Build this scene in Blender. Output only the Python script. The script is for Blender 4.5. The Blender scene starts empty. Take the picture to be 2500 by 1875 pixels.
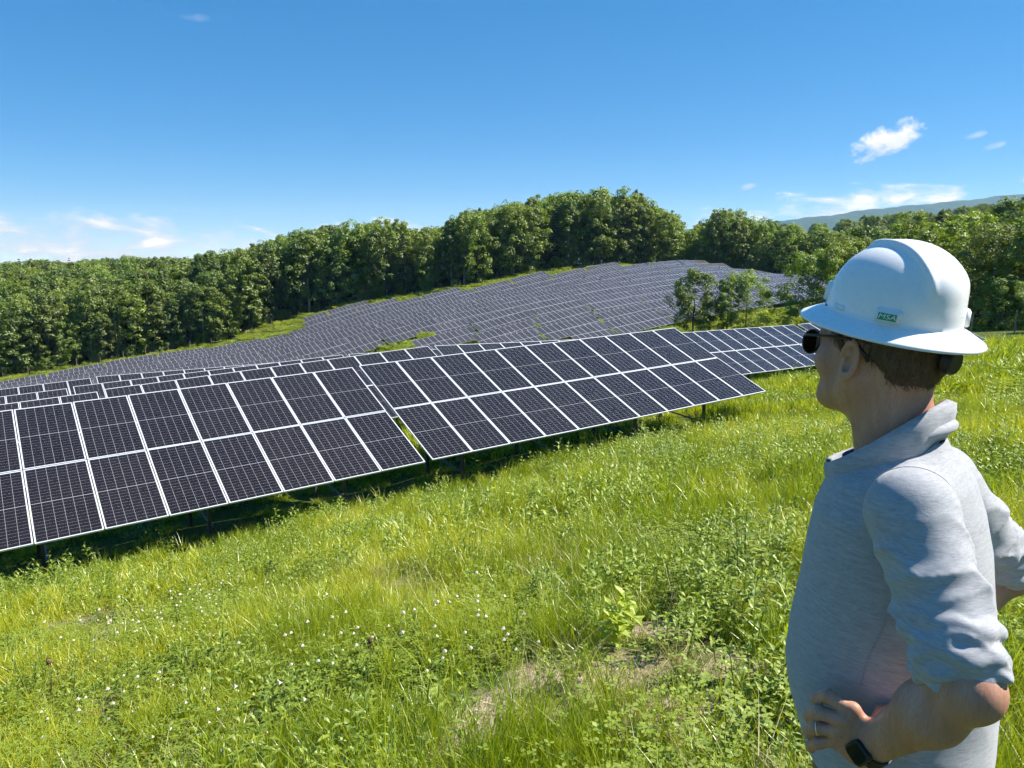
import bpy, bmesh, math, random
import numpy as np
from mathutils import Matrix, Vector

R = math.radians
rng = np.random.default_rng(7)
random.seed(7)
scene = bpy.context.scene
COL = scene.collection

# ------------------------------------------------------------------ camera
F_PX, HORIZON = 1837.0, 620.0
PITCH = math.atan((937.5 - HORIZON) / F_PX)
cam_d = bpy.data.cameras.new('camera')
cam_d.sensor_fit = 'HORIZONTAL'
cam_d.sensor_width = 36.0
cam_d.lens = F_PX / 2500.0 * 36.0
cam_d.clip_start = 0.05
cam_d.clip_end = 30000.0
cam = bpy.data.objects.new('camera', cam_d)
COL.objects.link(cam)
cam.location = (0, 0, 0)
cam.rotation_euler = (R(90) - PITCH, 0, 0)
scene.camera = cam

# ------------------------------------------------------------------ sky and sun
SUN_AZ, SUN_EL = R(84.0), R(48.0)          # azimuth clockwise from +Y
SUN_V = Vector((math.sin(SUN_AZ) * math.cos(SUN_EL), math.cos(SUN_AZ) * math.cos(SUN_EL), math.sin(SUN_EL)))
world = bpy.data.worlds.new('World')
scene.world = world
world.use_nodes = True
wn = world.node_tree
wn.nodes.clear()

def nd(tree, t, **kw):
    n = tree.nodes.new(t)
    for k, v in kw.items():
        if k.startswith('i_'):
            n.inputs[k[2:].replace('_', ' ')].default_value = v
        else:
            setattr(n, k, v)
    return n

def mth(tree, op, a, b=None, c=None, clamp=False):
    n = tree.nodes.new('ShaderNodeMath')
    n.operation = op
    n.use_clamp = clamp
    for i, v in enumerate((a, b, c)):
        if v is None:
            continue
        if hasattr(v, 'links') or hasattr(v, 'is_linked'):
            tree.links.new(v, n.inputs[i])
        else:
            n.inputs[i].default_value = v
    return n.outputs[0]

def ramp(tree, fac, stops, interp='LINEAR'):
    n = tree.nodes.new('ShaderNodeValToRGB')
    n.color_ramp.interpolation = interp
    el = n.color_ramp.elements
    while len(el) > len(stops):
        el.remove(el[-1])
    while len(el) < len(stops):
        el.new(1.0)
    for e, (p, c) in zip(el, stops):
        e.position = p
        e.color = c if len(c) == 4 else (*c, 1)
    tree.links.new(fac, n.inputs[0])
    return n.outputs[0]

def mixc(tree, fac, a, b, blend='MIX'):
    n = tree.nodes.new('ShaderNodeMix')
    n.data_type = 'RGBA'
    n.blend_type = blend
    for sock, v in ((n.inputs[0], fac), (n.inputs[6], a), (n.inputs[7], b)):
        if hasattr(v, 'is_linked'):
            tree.links.new(v, sock)
        elif isinstance(v, (int, float)):
            sock.default_value = v
        else:
            sock.default_value = v if len(v) == 4 else (*v, 1)
    return n.outputs[2]

def build_world():
    t = wn
    sky = nd(t, 'ShaderNodeTexSky', sky_type='NISHITA')
    sky.sun_disc = False
    sky.sun_elevation = SUN_EL
    sky.sun_rotation = SUN_AZ
    sky.altitude = 300
    sky.air_density = 0.36
    sky.dust_density = 0.0
    sky.ozone_density = 2.0
    tc = nd(t, 'ShaderNodeTexCoord')
    sep = nd(t, 'ShaderNodeSeparateXYZ')
    t.links.new(tc.outputs['Generated'], sep.inputs[0])
    x, y, z = sep.outputs
    az = mth(t, 'ARCTAN2', x, y)                 # clockwise from +Y
    rad = mth(t, 'SQRT', mth(t, 'ADD', mth(t, 'MULTIPLY', x, x), mth(t, 'MULTIPLY', y, y)))
    el = mth(t, 'ARCTAN2', z, rad)
    # stretched angular coordinates so cloud puffs are wider than tall
    cmb = nd(t, 'ShaderNodeCombineXYZ')
    t.links.new(mth(t, 'MULTIPLY', az, 14.0), cmb.inputs[0])
    t.links.new(mth(t, 'MULTIPLY', el, 38.0), cmb.inputs[1])
    n1 = nd(t, 'ShaderNodeTexNoise', i_Scale=1.0, i_Detail=6.0, i_Roughness=0.6)
    n1.inputs['Distortion'].default_value = 0.25
    t.links.new(cmb.outputs[0], n1.inputs['Vector'])
    cmb2 = nd(t, 'ShaderNodeCombineXYZ')
    t.links.new(mth(t, 'MULTIPLY', az, 3.1), cmb2.inputs[0])
    t.links.new(mth(t, 'MULTIPLY', el, 3.0), cmb2.inputs[1])
    cmb2.inputs[2].default_value = 3.7
    n2 = nd(t, 'ShaderNodeTexNoise', i_Scale=1.0, i_Detail=1.0)
    t.links.new(cmb2.outputs[0], n2.inputs['Vector'])
    # low band of cumulus on the horizon all the way round
    # (the bank stands a little higher over the ridge in the east)
    lift = mth(t, 'MULTIPLY', mth(t, 'DIVIDE', mth(t, 'SUBTRACT', az, R(8)), R(16), clamp=True), R(2.3))
    el6 = mth(t, 'MULTIPLY', mth(t, 'SUBTRACT', el, lift), 6.0)
    band = ramp(t, el6, [(0.0, (1, 1, 1)), (0.19, (1, 1, 1)), (0.33, (.25, .25, .25)), (0.60, (0, 0, 0))])
    cov = mth(t, 'ADD', n1.outputs[0], mth(t, 'MULTIPLY', mth(t, 'SUBTRACT', n2.outputs[0], 0.5), 0.55))
    thr = mth(t, 'SUBTRACT', 0.76, mth(t, 'MULTIPLY', band, 0.31))
    dens = mth(t, 'MULTIPLY', mth(t, 'SUBTRACT', cov, thr), 6.0, clamp=True)
    dens = mth(t, 'MULTIPLY', dens, ramp(t, el6, [(0.0, (1, 1, 1)), (0.30, (1, 1, 1)), (0.55, (0, 0, 0))]))

    c3 = nd(t, 'ShaderNodeCombineXYZ')
    t.links.new(mth(t, 'MULTIPLY', az, 44.0), c3.inputs[0])
    t.links.new(mth(t, 'MULTIPLY', el, 60.0), c3.inputs[1])
    c3.inputs[2].default_value = 1.3
    pnz = nd(t, 'ShaderNodeTexNoise', i_Scale=1.0, i_Detail=6.0, i_Roughness=0.6)
    t.links.new(c3.outputs[0], pnz.inputs['Vector'])
    pn = pnz.outputs[0]
    def puff(a0, e0, wa, we, gain, thr_, tilt=.55):
        ca = mth(t, 'DIVIDE', mth(t, 'SUBTRACT', az, R(a0)), R(wa))
        ce = mth(t, 'DIVIDE', mth(t, 'SUBTRACT', el, R(e0)), R(we))
        ce = mth(t, 'SUBTRACT', ce, mth(t, 'MULTIPLY', ca, tilt))
        d2 = mth(t, 'ADD', mth(t, 'MULTIPLY', ca, ca), mth(t, 'MULTIPLY', ce, ce))
        v = mth(t, 'SUBTRACT', mth(t, 'ADD', pn, mth(t, 'MULTIPLY', mth(t, 'SUBTRACT', 1.0, d2), 0.42)), thr_)
        return mth(t, 'MULTIPLY', v, gain, clamp=True), ce
    p1, pce = puff(25.7, 7.3, 2.5, 1.25, 4.2, 0.60)
    p2, _ = puff(30.6, 7.3, 0.75, 0.28, 2.0, 0.64)
    p3, _ = puff(31.6, 6.6, 0.9, 0.35, 2.4, 0.66)
    p4, _ = puff(17.0, 4.7, 0.8, 0.30, 2.6, 0.64)
    p5, _ = puff(-21.4, 15.1, 1.6, 0.34, 0.5, 0.70, .1)
    tot = dens
    for p in (p1, p2, p3, p4, p5):
        tot = mth(t, 'MAXIMUM', tot, p)
    shade = ramp(t, n1.outputs[0], [(0.46, (0.52, 0.66, 0.86)), (0.58, (0.74, 0.83, 0.95)), (0.66, (1.05, 1.05, 1.05))])
    pshade = ramp(t, mth(t, 'ADD', mth(t, 'MULTIPLY', pce, 0.35), pn), [(0.20, (0.62, 0.69, 0.82)), (0.62, (1, 1, 1))])
    ccol = mixc(t, mth(t, 'GREATER_THAN', p1, 0.01), shade, pshade)
    ccol = mixc(t, 1.0, ccol, (2.75, 2.75, 2.8), 'MULTIPLY')
    hsv = nd(t, 'ShaderNodeHueSaturation', i_Saturation=1.95)
    gam = nd(t, 'ShaderNodeGamma', i_Gamma=0.50)          # the camera's soft response over the whole sky
    t.links.new(sky.outputs[0], gam.inputs[0])
    t.links.new(gam.outputs[0], hsv.inputs['Color'])
    col = mixc(t, mth(t, 'MULTIPLY', tot, 0.9), hsv.outputs[0], ccol)
    bg = nd(t, 'ShaderNodeBackground', i_Strength=0.212)
    t.links.new(col, bg.inputs[0])
    out = nd(t, 'ShaderNodeOutputWorld')
    t.links.new(bg.outputs[0], out.inputs[0])
build_world()

sun_d = bpy.data.lights.new('sun', 'SUN')
sun_d.energy = 5.0
sun_d.angle = R(0.53)
sun_d.color = (1.0, 0.955, 0.88)
sun = bpy.data.objects.new('sun', sun_d)
COL.objects.link(sun)
sun.rotation_euler = (-SUN_V).to_track_quat('-Z', 'Y').to_euler()

vs = scene.view_settings
vs.view_transform = 'Standard'
vs.look = 'None'
vs.exposure = 1.0
vs.gamma = 1.0
vs.use_curve_mapping = False
world.cycles.sampling_method = "MANUAL"
world.cycles.sample_map_resolution = 512
cy = scene.cycles
cy.use_denoising = True
cy.use_adaptive_sampling = True
cy.adaptive_threshold = 0.025
cy.adaptive_min_samples = 24
cy.max_bounces = 5
cy.diffuse_bounces = 2
cy.glossy_bounces = 2
cy.transmission_bounces = 3
cy.transparent_max_bounces = 8
cy.volume_bounces = 0
cy.caustics_reflective = False
cy.caustics_refractive = False
cy.sample_clamp_indirect = 6.0

# ------------------------------------------------------------------ helpers
def mesh_np(name, V, F, mats=(), smooth=False, mi=None, uv=None):
    """F: (n,4) or (n,3) index array, or list of such arrays."""
    if not isinstance(F, (list, tuple)):
        F = [F]
    F = [np.asarray(f, dtype=np.int32) for f in F if len(f)]
    me = bpy.data.meshes.new(name)
    V = np.asarray(V, dtype=np.float32)
    me.vertices.add(len(V))
    me.vertices.foreach_set('co', V.ravel())
    nl = sum(f.size for f in F)
    npoly = sum(len(f) for f in F)
    me.loops.add(nl)
    me.loops.foreach_set('vertex_index', np.concatenate([f.ravel() for f in F]))
    me.polygons.add(npoly)
    tot = np.concatenate([np.full(len(f), f.shape[1], np.int32) for f in F])
    st = np.concatenate([[0], np.cumsum(tot)[:-1]]).astype(np.int32)
    me.polygons.foreach_set('loop_start', st)
    me.polygons.foreach_set('loop_total', tot)
    if mi is not None:
        me.polygons.foreach_set('material_index', np.asarray(mi, np.int32))
    me.polygons.foreach_set('use_smooth', np.full(npoly, bool(smooth)))
    if uv is not None:
        l = me.uv_layers.new(name='UVMap')
        l.data.foreach_set('uv', np.asarray(uv, np.float32).ravel())
    for m in mats:
        me.materials.append(m)
    me.update(calc_edges=True)
    me.validate()
    return me

def ob(name, me, parent=None, loc=None, rot=None, label=None, cat=None, group=None, kind=None, mat=None):
    o = bpy.data.objects.new(name, me)
    COL.objects.link(o)
    if parent is not None:
        o.parent = parent
    if mat is not None:
        o.matrix_basis = mat
    if loc is not None:
        o.location = loc
    if rot is not None:
        o.rotation_euler = rot
    if label:
        o['label'] = label
    if cat:
        o['category'] = cat
    if group:
        o['group'] = group
    if kind:
        o['kind'] = kind
    return o

class MB:
    """collects boxes and tubes, then builds ONE mesh"""
    def __init__(s):
        s.v, s.f4, s.f3 = [], [], []
    def box(s, M, sx, sy, sz):
        b = len(s.v)
        for dx in (-.5, .5):
            for dy in (-.5, .5):
                for dz in (-.5, .5):
                    s.v.append(tuple(M @ Vector((dx * sx, dy * sy, dz * sz))))
        for q in ((0, 1, 3, 2), (4, 6, 7, 5), (0, 4, 5, 1), (2, 3, 7, 6), (0, 2, 6, 4), (1, 5, 7, 3)):
            s.f4.append([b + i for i in q])
    def bar(s, a, b_, w, h):
        a, b_ = Vector(a), Vector(b_)
        d = b_ - a
        q = d.to_track_quat('X', 'Z').to_matrix().to_4x4()
        s.box(Matrix.Translation((a + b_) / 2) @ q, d.length, w, h)
    def tube(s, pts, rads, n=8, cap=True):
        pts = [Vector(p) for p in pts]
        b = len(s.v)
        for i, p in enumerate(pts):
            d = (pts[min(i + 1, len(pts) - 1)] - pts[max(i - 1, 0)]).normalized()
            u = d.orthogonal().normalized() if i == 0 else (u - d * u.dot(d)).normalized()
            w = d.cross(u)
            for k in range(n):
                a = 2 * math.pi * k / n
                s.v.append(tuple(p + (u * math.cos(a) + w * math.sin(a)) * rads[i]))
        for i in range(len(pts) - 1):
            for k in range(n):
                k2 = (k + 1) % n
                s.f4.append([b + i * n + k, b + i * n + k2, b + (i + 1) * n + k2, b + (i + 1) * n + k])
        if cap:
            for i, sg in ((0, -1), (len(pts) - 1, 1)):
                c = len(s.v)
                s.v.append(tuple(pts[i]))
                for k in range(n):
                    k2 = (k + 1) % n
                    t = [c, b + i * n + k, b + i * n + k2]
                    s.f3.append(t if sg > 0 else t[::-1])
    def mesh(s, name, mat, smooth=False):
        return mesh_np(name, np.array(s.v), [np.array(s.f4).reshape(-1, 4), np.array(s.f3).reshape(-1, 3)], [mat], smooth)

def pmat(name, color=(.5, .5, .5), rough=.6, metal=0., spec=.5, **kw):
    m = bpy.data.materials.new(name)
    m.use_nodes = True
    t = m.node_tree
    p = t.nodes['Principled BSDF']
    p.inputs['Base Color'].default_value = (*color, 1)
    p.inputs['Roughness'].default_value = rough
    p.inputs['Metallic'].default_value = metal
    p.inputs['Specular IOR Level'].default_value = spec
    for k, v in kw.items():
        p.inputs[k.replace('_', ' ')].default_value = v
    return m, t, p

def noise(t, scale, detail=3., rough=.5, vec=None, dist=0.):
    n = nd(t, 'ShaderNodeTexNoise', i_Scale=scale, i_Detail=detail, i_Roughness=rough)
    n.inputs['Distortion'].default_value = dist
    if vec is not None:
        t.links.new(vec, n.inputs['Vector'])
    return n.outputs[0]

def bump(t, p, h, strength=.3, dist=.01):
    b = nd(t, 'ShaderNodeBump', i_Strength=strength, i_Distance=dist)
    t.links.new(h, b.inputs['Height'])
    t.links.new(b.outputs[0], p.inputs['Normal'])

# ------------------------------------------------------------------ terrain (row axis E, upslope-to-far axis N)
AZ = R(34.33)
E_ = np.array([math.cos(AZ), math.sin(AZ), 0.])
N_ = np.array([-math.sin(AZ), math.cos(AZ), 0.])
def en(e, n, z=0.):
    return Vector((E_[0] * e + N_[0] * n, E_[1] * e + N_[1] * n, z))
CP = [  # (east, north, height) surveyed ground points
 (0,0,-1.65),(3,0,-1.72),(-3,0,-1.6),(0,-6,-.35),(6,-6,-.2),(0,4,-2.62),(0,8,-3.75),(8,8,-3.68),(-8,8,-3.9),(-8,0,-1.9),(16,8,-3.6),
 (8,0,-1.75),(18,0,-1.7),(30,8,-3.7),(18,15.7,-5.72),(8.3,15.7,-5.96),(-4,15.7,-6.34),(18,18,-6.10),(8,18,-6.30),(-4,18,-6.75),(20,21,-6.2),(-14,15.7,-6.4),
 (3,25,-7.15),(15,25,-6.65),(28,25,-6.9),(41,25,-6.95),(55,25,-6.75),(-8,25,-7.6),(68,25,-6.8),(60,12,-5.0),(45,12,-4.7),
 (3,34.2,-8.4),(15,34.2,-8.0),(28,34,-8.2),(4,43.5,-9.4),(16,43.5,-9.4),(-8,43.5,-9.9),(50,34,-8.2),
 (4,57,-11.6),(30,57,-11.0),(60,57,-10.6),(90,57,-10.2),(-30,40,-12),(-40,80,-19),(0,80,-16.5),(40,80,-14.6),(75,75,-12.6),(110,70,-10.8),(120,40,-9.0),(140,80,-9.5),
 (97.5,90.1,-12.1),(86,90.2,-13.2),(105.9,99.4,-11.3),(87.2,99.4,-13.5),(80.6,99.4,-14.4),(104.9,108.8,-11.4),(95.2,108.8,-12.3),(88.1,108.8,-13.4),
 (72.6,118,-16.4),(80.7,118,-14.6),(69.6,127.4,-16.8),(78.7,127.4,-15.6),(64,136.7,-18.2),(57.7,136.6,-19.9),(73.3,136.7,-16.3),
 (72.9,215.3,-21.3),(83.4,215.2,-18.5),(93.2,215.3,-16.4),(98.5,206,-15.5),(95.4,196.6,-16),(114.7,196.6,-12.3),(110.9,187.4,-13),(125,187.4,-10.4),
 (139.7,187.4,-7.6),(135,178,-8.8),(160.5,178,-4.9),(154.6,168.8,-6.1),(169,168.8,-4.8),(190.7,168.8,-4.6),(181.2,159.4,-5.2),(188.7,159.4,-5.1),
 (181.1,150.2,-6.6),(203.5,150.2,-8.7),(48.1,224.6,-28.9),(36.1,224.6,-29.6),(16.9,224.6,-31.7),(-1.1,224.6,-34.1),(46.5,215.3,-28.4),(55.9,215.3,-26.9),
 (53.5,196.7,-25.5),(63.6,196.6,-23.1),(-40,224,-36),(-90,200,-36),(0,150,-27),(-60,130,-28),
 (160,110,-8.2),(150,95,-8.8),(200,120,-9.5),
 # beyond the site
 (0,260,-34),(60,270,-22),(110,260,-11),(160,230,-4),(210,200,-6),(-80,300,-34),(0,340,-30),(80,340,-16),(160,300,-6),(-120,450,-26),(0,480,-22),(100,480,-14),
 (260,150,-14),(300,90,-20),(240,60,-14),(200,20,-12),(160,0,-8),(330,30,-14),(420,120,-12),(420,40,-2),(400,-60,6),(560,200,22),(489,300,10),(440,330,2),(560,270,16),(500,150,10),(560,20,22),(560,-120,32),(260,-60,-8),(180,-60,-6),
 (300,300,-12),(400,400,-14),(-200,100,-34),(-200,0,-20),(-150,-100,-4),(0,-100,12),(100,-60,2),(150,-150,12),(-60,-20,-6),(60,-20,1),
 (-300,300,-34),(-300,600,-24),(0,700,-20),(300,700,-16),(620,450,5),(700,320,25),(750,0,40),(700,-250,45),(-500,0,-30),(0,-500,20),(-500,-500,0),(500,-600,30),
]
CP = np.array(CP, float)
def _tps(d2):
    return np.where(d2 > 1e-9, d2 * np.log(d2 + 1e-12), 0.)
def _fit():
    p = CP[:, :2] / 100.
    n = len(p)
    K = _tps(((p[:, None] - p[None]) ** 2).sum(-1)) + np.eye(n) * 2e-4
    P = np.c_[np.ones(n), p]
    A = np.zeros((n + 3, n + 3))
    A[:n, :n] = K; A[:n, n:] = P; A[n:, :n] = P.T
    return np.linalg.solve(A, np.r_[CP[:, 2], 0, 0, 0])
_W = _fit()
def ground_z(x, y, rough=True):
    x = np.asarray(x, float); y = np.asarray(y, float)
    sh = x.shape
    x = x.ravel(); y = y.ravel()
    r = np.hypot(x, y)
    k = np.minimum(1., 680. / np.maximum(r, 1e-6))
    e = (x * k * E_[0] + y * k * E_[1]) / 100.
    n = (x * k * N_[0] + y * k * N_[1]) / 100.
    out = np.empty(len(x))
    p = CP[:, :2] / 100.
    for i in range(0, len(x), 40000):
        sl = slice(i, i + 40000)
        d2 = (e[sl, None] - p[:, 0]) ** 2 + (n[sl, None] - p[:, 1]) ** 2
        out[sl] = _tps(d2) @ _W[:-3] + _W[-3] + _W[-2] * e[sl] + _W[-1] * n[sl]
    far = np.clip((r - 680.) / 900., 0, 1)
    out = out * (1 - far) - 60. * far - np.maximum(r - 1500., 0) * .012
    if rough:
        nb = (.035 * np.sin(1.9 * x + .7 * y + 1.) * np.sin(1.3 * y - .8 * x) + .02 * np.sin(4.1 * x + 2.) * np.sin(3.7 * y + .6 * x)
              + .09 * np.sin(.31 * x + .2) * np.sin(.37 * y + 1.1))
        out += nb * np.clip((80 - r) / 60., 0.15, 1.)
    return out.reshape(sh)
def gz(x, y):
    return float(ground_z(np.array([x]), np.array([y]))[0])
def cam_px(P):
    """pixel of the photograph (2500 wide) that a world point falls on; only used to cull what is out of frame"""
    P = np.asarray(P, float)
    c, s = math.cos(PITCH), math.sin(PITCH)
    zc = P[..., 1] * c - P[..., 2] * s
    yc = P[..., 1] * s + P[..., 2] * c
    zz = np.where(zc > .1, zc, .1)
    return 1250 + F_PX * P[..., 0] / zz, 937.5 - F_PX * yc / zz, zc
# ------------------------------------------------------------------ materials of the site
def leaf_mat(name, c1, c2, trans=.45, vary=.5, rough=.55, world_noise=0.0, c3=None):
    """two-sided foliage: diffuse + light shining through, hue varies per plant"""
    m = bpy.data.materials.new(name)
    m.use_nodes = True
    t = m.node_tree
    t.nodes.clear()
    oi = nd(t, 'ShaderNodeObjectInfo')
    geo = nd(t, 'ShaderNodeNewGeometry')
    isl = geo.outputs['Random Per Island']
    f = mth(t, 'ADD', mth(t, 'MULTIPLY', oi.outputs['Random'], vary), mth(t, 'MULTIPLY', isl, 1 - vary))
    col = mixc(t, f, c1, c2)
    if world_noise:
        n = noise(t, world_noise, 3., .55, geo.outputs['Position'])
        col = mixc(t, ramp(t, n, [(.42, (0, 0, 0)), (.62, (1, 1, 1))]), col, c3)
    d = nd(t, 'ShaderNodeBsdfDiffuse')
    tr = nd(t, 'ShaderNodeBsdfTranslucent')
    gl = nd(t, 'ShaderNodeBsdfGlossy', i_Roughness=rough)
    t.links.new(col, d.inputs[0])
    bright = mixc(t, 1.0, col, (1.25, 1.2, .55), 'MULTIPLY')
    t.links.new(bright, tr.inputs[0])
    m1 = nd(t, 'ShaderNodeMixShader')
    m1.inputs[0].default_value = trans
    t.links.new(d.outputs[0], m1.inputs[1]); t.links.new(tr.outputs[0], m1.inputs[2])
    m2 = nd(t, 'ShaderNodeMixShader')
    m2.inputs[0].default_value = .07
    gl.inputs[0].default_value = (.9, .95, .8, 1)
    t.links.new(m1.outputs[0], m2.inputs[1]); t.links.new(gl.outputs[0], m2.inputs[2])
    o = nd(t, 'ShaderNodeOutputMaterial')
    t.links.new(m2.outputs[0], o.inputs[0])
    return m

M_LEAF = leaf_mat('broadleaf_foliage', (.060, .128, .009), (.265, .335, .026), .50, .74)
M_LEAF2 = leaf_mat('light_foliage', (.150, .25, .016), (.24, .33, .030), .52, .5)
M_OLIVE = leaf_mat('olive_foliage', (.120, .170, .020), (.21, .25, .040), .48, .5)
M_CONI = leaf_mat('conifer_foliage', (.018, .046, .014), (.042, .075, .020), .15, .6)
M_GRASS = leaf_mat('meadow_grass', (.115, .205, .006), (.43, .50, .020), .42, .18, .38, .42, (.48, .51, .036))
M_STRAW = leaf_mat('dry_grass', (.36, .32, .13), (.50, .42, .20), .35, .5)
M_WEED = leaf_mat('weed_leaf', (.115, .20, .010), (.36, .44, .026), .44, .30)
M_LIME = leaf_mat('lime_leaf', (.30, .42, .020), (.44, .52, .04), .5, .4)
M_STEM = leaf_mat('reddish_stem', (.14, .12, .04), (.20, .15, .06), .2, .5)
M_CLOVER = leaf_mat('clover_bloom', (.60, .57, .46), (.78, .76, .66), .3, .5)
M_BROWN = leaf_mat('dried_flower', (.10, .045, .025), (.17, .085, .045), .15, .4)

M_BARK, t, p = pmat('bark', (.09, .075, .06), .9, spec=.2)
n_ = noise(t, 6., 5., .6)
t.links.new(ramp(t, n_, [(.3, (.045, .038, .03)), (.7, (.16, .14, .115))]), p.inputs['Base Color'])
bump(t, p, n_, .6, .05)
M_PALE, t, p = pmat('pale_bark', (.35, .32, .27), .85, spec=.2)
t.links.new(ramp(t, noise(t, 5., 4.), [(.35, (.16, .14, .11)), (.6, (.46, .43, .37))]), p.inputs['Base Color'])

M_ALU, t, p = pmat('anodised_frame', (.78, .79, .80), .42, .35)
M_ALU_FAR, t, p = pmat('weathered_frame', (.60, .61, .63), .5, .3)  # duller than the near frames, for the far rows
M_STEEL, t, p = pmat('galvanised_steel', (.2, .2, .2), .55, .6)
t.links.new(ramp(t, noise(t, 22., 3.), [(.35, (.07, .072, .075)), (.7, (.14, .142, .145))]), p.inputs['Base Color'])  # shade under the tables is put into this darkened steel colour
M_WOOD, t, p = pmat('weathered_post', (.30, .24, .17), .9, spec=.2)
n_ = noise(t, 9., 4.)
t.links.new(ramp(t, n_, [(.3, (.18, .14, .10)), (.7, (.40, .33, .25))]), p.inputs['Base Color'])
M_WIRE, t, p = pmat('fence_wire', (.25, .26, .26), .5, .6)
M_BOX, t, p = pmat('dark_plastic', (.02, .02, .022), .5)
M_PIPE, t, p = pmat('white_pipe', (.72, .73, .74), .4)

def cell_material():
    """dark half-cut cells under glass, pale gaps between them"""
    m, t, p = pmat('solar_laminate', (.01, .01, .015), .13, spec=.5)
    uv = nd(t, 'ShaderNodeUVMap')
    sp = nd(t, 'ShaderNodeSeparateXYZ')
    t.links.new(uv.outputs[0], sp.inputs[0])
    u, v = sp.outputs[0], sp.outputs[1]
    # margins 1.2 % / 0.7 %
    uu = mth(t, 'DIVIDE', mth(t, 'SUBTRACT', u, .012), .976)
    vv = mth(t, 'DIVIDE', mth(t, 'SUBTRACT', v, .007), .986)
    def line(c, n, w):
        fr = mth(t, 'FRACT', mth(t, 'MULTIPLY', c, n))
        d = mth(t, 'ABSOLUTE', mth(t, 'SUBTRACT', fr, .5))
        return mth(t, 'GREATER_THAN', d, .5 - w * n / 2)
    lu = line(uu, 6., .0038)
    lv = line(vv, 24., .0015)
    lm = mth(t, 'LESS_THAN', mth(t, 'ABSOLUTE', mth(t, 'SUBTRACT', vv, .5)), .0024)
    edge = mth(t, 'GREATER_THAN', mth(t, 'MAXIMUM', mth(t, 'ABSOLUTE', mth(t, 'SUBTRACT', uu, .5)), mth(t, 'ABSOLUTE', mth(t, 'SUBTRACT', vv, .5))), .5)
    g = mth(t, 'MAXIMUM', mth(t, 'MAXIMUM', lu, mth(t, 'MULTIPLY', lv, .62)), mth(t, 'MAXIMUM', lm, edge))
    fing = line(uu, 60., .0018)                 # thin bus wires
    oi = nd(t, 'ShaderNodeObjectInfo')
    cell = mixc(t, oi.outputs['Random'], (.0095, .0075, .0096), (.0150, .0118, .0140))
    fr_u = mth(t, 'FLOOR', mth(t, 'MULTIPLY', uu, 6.)); fr_v = mth(t, 'FLOOR', mth(t, 'MULTIPLY', vv, 24.))
    wn_ = nd(t, 'ShaderNodeTexWhiteNoise', noise_dimensions='3D')
    cb = nd(t, 'ShaderNodeCombineXYZ')
    t.links.new(fr_u, cb.inputs[0]); t.links.new(fr_v, cb.inputs[1]); t.links.new(oi.outputs['Random'], cb.inputs[2])
    t.links.new(cb.outputs[0], wn_.inputs['Vector'])
    cell = mixc(t, mth(t, 'MULTIPLY', wn_.outputs[0], .5), cell, (.018, .0145, .0175))
    cell = mixc(t, mth(t, 'MULTIPLY', fing, .35), cell, (.05, .05, .055))
    col = mixc(t, g, cell, (.38, .39, .40))
    t.links.new(col, p.inputs['Base Color'])
    dust = noise(t, 2.3, 4., .6)
    t.links.new(ramp(t, dust, [(.3, (.10, .10, .10)), (.75, (.22, .22, .22))]), p.inputs['Roughness'])
    p.inputs['IOR'].default_value = 1.38
    return m
M_CELL = cell_material()
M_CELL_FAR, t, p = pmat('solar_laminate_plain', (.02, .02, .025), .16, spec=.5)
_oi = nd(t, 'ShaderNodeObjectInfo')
t.links.new(mixc(t, _oi.outputs['Random'], (.050, .048, .055), (.066, .063, .071)), p.inputs['Base Color'])  # base colour raised to carry the grazing sky reflection on far panels
p.inputs['IOR'].default_value = 1.38

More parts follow.
